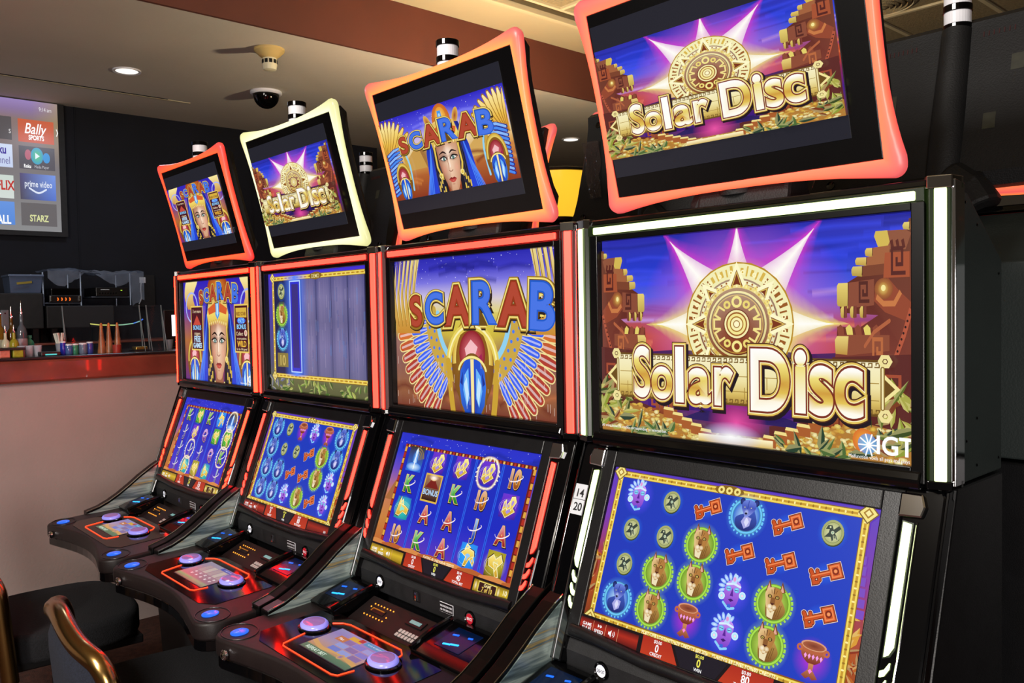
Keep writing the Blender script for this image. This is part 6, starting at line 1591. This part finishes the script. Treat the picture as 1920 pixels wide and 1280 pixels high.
mb = MB(); mb.v = [(-.09, -w*.9, 0), (.07, -w*.9, 0), (.07, w*.9, 0), (-.09, w*.9, 0), (-.1, -w, h), (.09, -w, h), (.09, w, h), (-.1, w, h)]
mb.f = [(3, 2, 1, 0), (0, 1, 5, 4), (1, 2, 6, 5), (2, 3, 7, 6), (3, 0, 4, 7)]
mb.build('body', mat('blue_grey_plastic', '#4c5a74', .35, noise=(8, .15)), t, .004)
MB().box(-.105, .096, -w*1.05, w*1.05, h-.012, h).build('rim', mat('blue_grey_rim', '#5c6a84', .35, noise=(8, .1)), t, .003)
MB().box(.092, .095, -w*.5, w*.4, h*.5, h*.62, Matrix.Rotation(.12, 4, 'X')).build('tape', mat('yellow_tape', '#8a7a2c', .5, noise=(8, .2)), t)
# rack with sheet of plastic over it
z0 = zb(573); y0, y1 = yb(78), yb(246); zt2 = zb(512)
t = thing('equipment_rack', 'wire rack draped in a crumpled sheet of clear plastic', 'rack', (XS, 0, 0))
rod = mat('grey_wire', '#5a6474', .35, metal=.6, noise=(9, .1))
for yy in (y0, yb(148), yb(240)): MB().tube([(.06, yy, z0), (.06, yy, zt2)], .006, 8).tube([(-.22, yy, z0), (-.22, yy, zt2)], .006, 8).build('upright', rod, t, smooth=True)
for zz, a_, b_ in ((zb(567), y0, yb(148)), (zb(556), yb(168), yb(240))): MB().box(-.22, .06, a_, b_, zz-.008, zz).build('shelf', rod, t, .001)
R = random.Random(5); mb = MB(); nu, nv = 30, 14
for j in range(nv+1):
    for i in range(nu+1):
        u, v = i/nu, j/nv
        yy = yb(84)+(yb(262)-yb(84))*u; zz = zt2+.035*math.sin(u*7)*.4+.012 if v < .5 else zt2+.01-(v-.5)*2*(.05+.04*math.sin(u*11)+(.17 if u > .85 else 0))
        mb.v.append((-.24+.34*min(1, v*2), yy, zz+R.uniform(-.008, .008)))
for j in range(nv):
    for i in range(nu): a = j*(nu+1)+i; mb.f.append((a, a+1, a+nu+2, a+nu+1))
mb.build('plastic_sheet', mat('crumpled_sheet', '#7c8698', .25, alpha=.42, noise=(14, .25), bump=(18, .6)), t, smooth=True)
t = thing('amplifier', 'black amplifier with a row of four orange digits', 'amplifier', (XS, 0, zb(567)))
MB().box(-.18, .07, yb(88), yb(147), 0, zb(554)-zb(567)).build('body', M['black'], t, .003)
for k in range(4):
    MB().tube([(.071, yb(102.5+7.4*k)+.006*math.cos(a), (zb(561)-zb(567))+.008*math.sin(a)) for a in [-1.4+2.8*i/8 for i in range(9)]], .0028, 6).build('digit', mat('orange_digit', '#301000', .4, emit=(1.0, .14, .01), es=1.6, noise=(3, .05)), t)
for u in (91, 144): MB().box(.065, .08, yb(u)-.006, yb(u)+.006, .006, .04).build('handle', M['chrome'], t, .002)
tag(MB().box(XS-.18, XS+.06, yb(93), yb(146), zb(554), zb(541)).build('media_player', M['gloss'], None, .003), 'slim black media player stacked on the amplifier', 'player')
t = thing('receiver', 'black stereo receiver with a tiny green light', 'receiver', (XS, 0, zb(556)))
MB().box(-.18, .07, yb(175), yb(235), 0, zb(539)-zb(556)).build('body', M['black'], t, .003)
MB().box(.0705, .0715, yb(221), yb(224), .036, .040).build('indicator', mat('green_dot', '#103000', .4, emit=(.5, .9, .05), es=1.0, noise=(3, .05)), t)
for k in range(7): MB().lathe([(.004, 0), (.004, .006)], c=(.07, yb(182+5*k), .02), n=10, M=Matrix.Rotation(PI/2, 4, 'Y')).build('knob', M['gloss'], t)
MB().box(.0705, .0712, yb(184), yb(200), .040, .044).build('maker_mark', M['tag'], t)
t = thing('wall_panel', 'black panel on the wall with a white socket and hanging cable', 'panel', (XW, 0, 0))
MB().box(0, .02, yb(255)+.09, yb(291)+.12, 1.58, 1.80).build('board', M['black_matte'], t, .002)
MB().box(.02, .028, yb(266)+.10, yb(278)+.10, 1.745, 1.785).build('socket', M['tag'], t, .002)
MB().tube(curve([(.03, yb(269)+.10, 1.76), (.045, yb(266)+.10, 1.70), (.03, yb(268)+.10, 1.64), (.03, yb(263)+.10, 1.60)], 5), .004, 6).build('cable', M['tag'], t, smooth=True)
# reflection in the acrylic guard, built as a glowing tube on added posts
t = thing('guard_reflection', 'thin curved reflection in the acrylic guard, yellow to blue, built as a glowing tube', 'light', (-.99, 0, 0))
pts = [at(px, py, 0, -.99) for px, py in ((169, 607), (187, 609), (215, 609.5), (232, 608.5), (250, 606), (262, 602), (268, 598))]
for k, (a, b, c) in enumerate(((0, 2, (.75, .75, .18)), (2, 5, (.30, .62, .42)), (4, 7, (.03, .16, .9)))):
    MB().tube([(0, p.y, p.z) for p in pts[a:b+ (0 if k == 2 else 1)]], .0028, 6).build('reflection_tube', mat('guard_reflection_%d' % k, '#202020', .4, emit=c, es=1.0, noise=(3, .05)), t)
for p in (pts[0], pts[-1]): MB().tube([(0, p.y, ZB), (0, p.y, p.z)], .002, 6).build('support', M['gloss'], t)
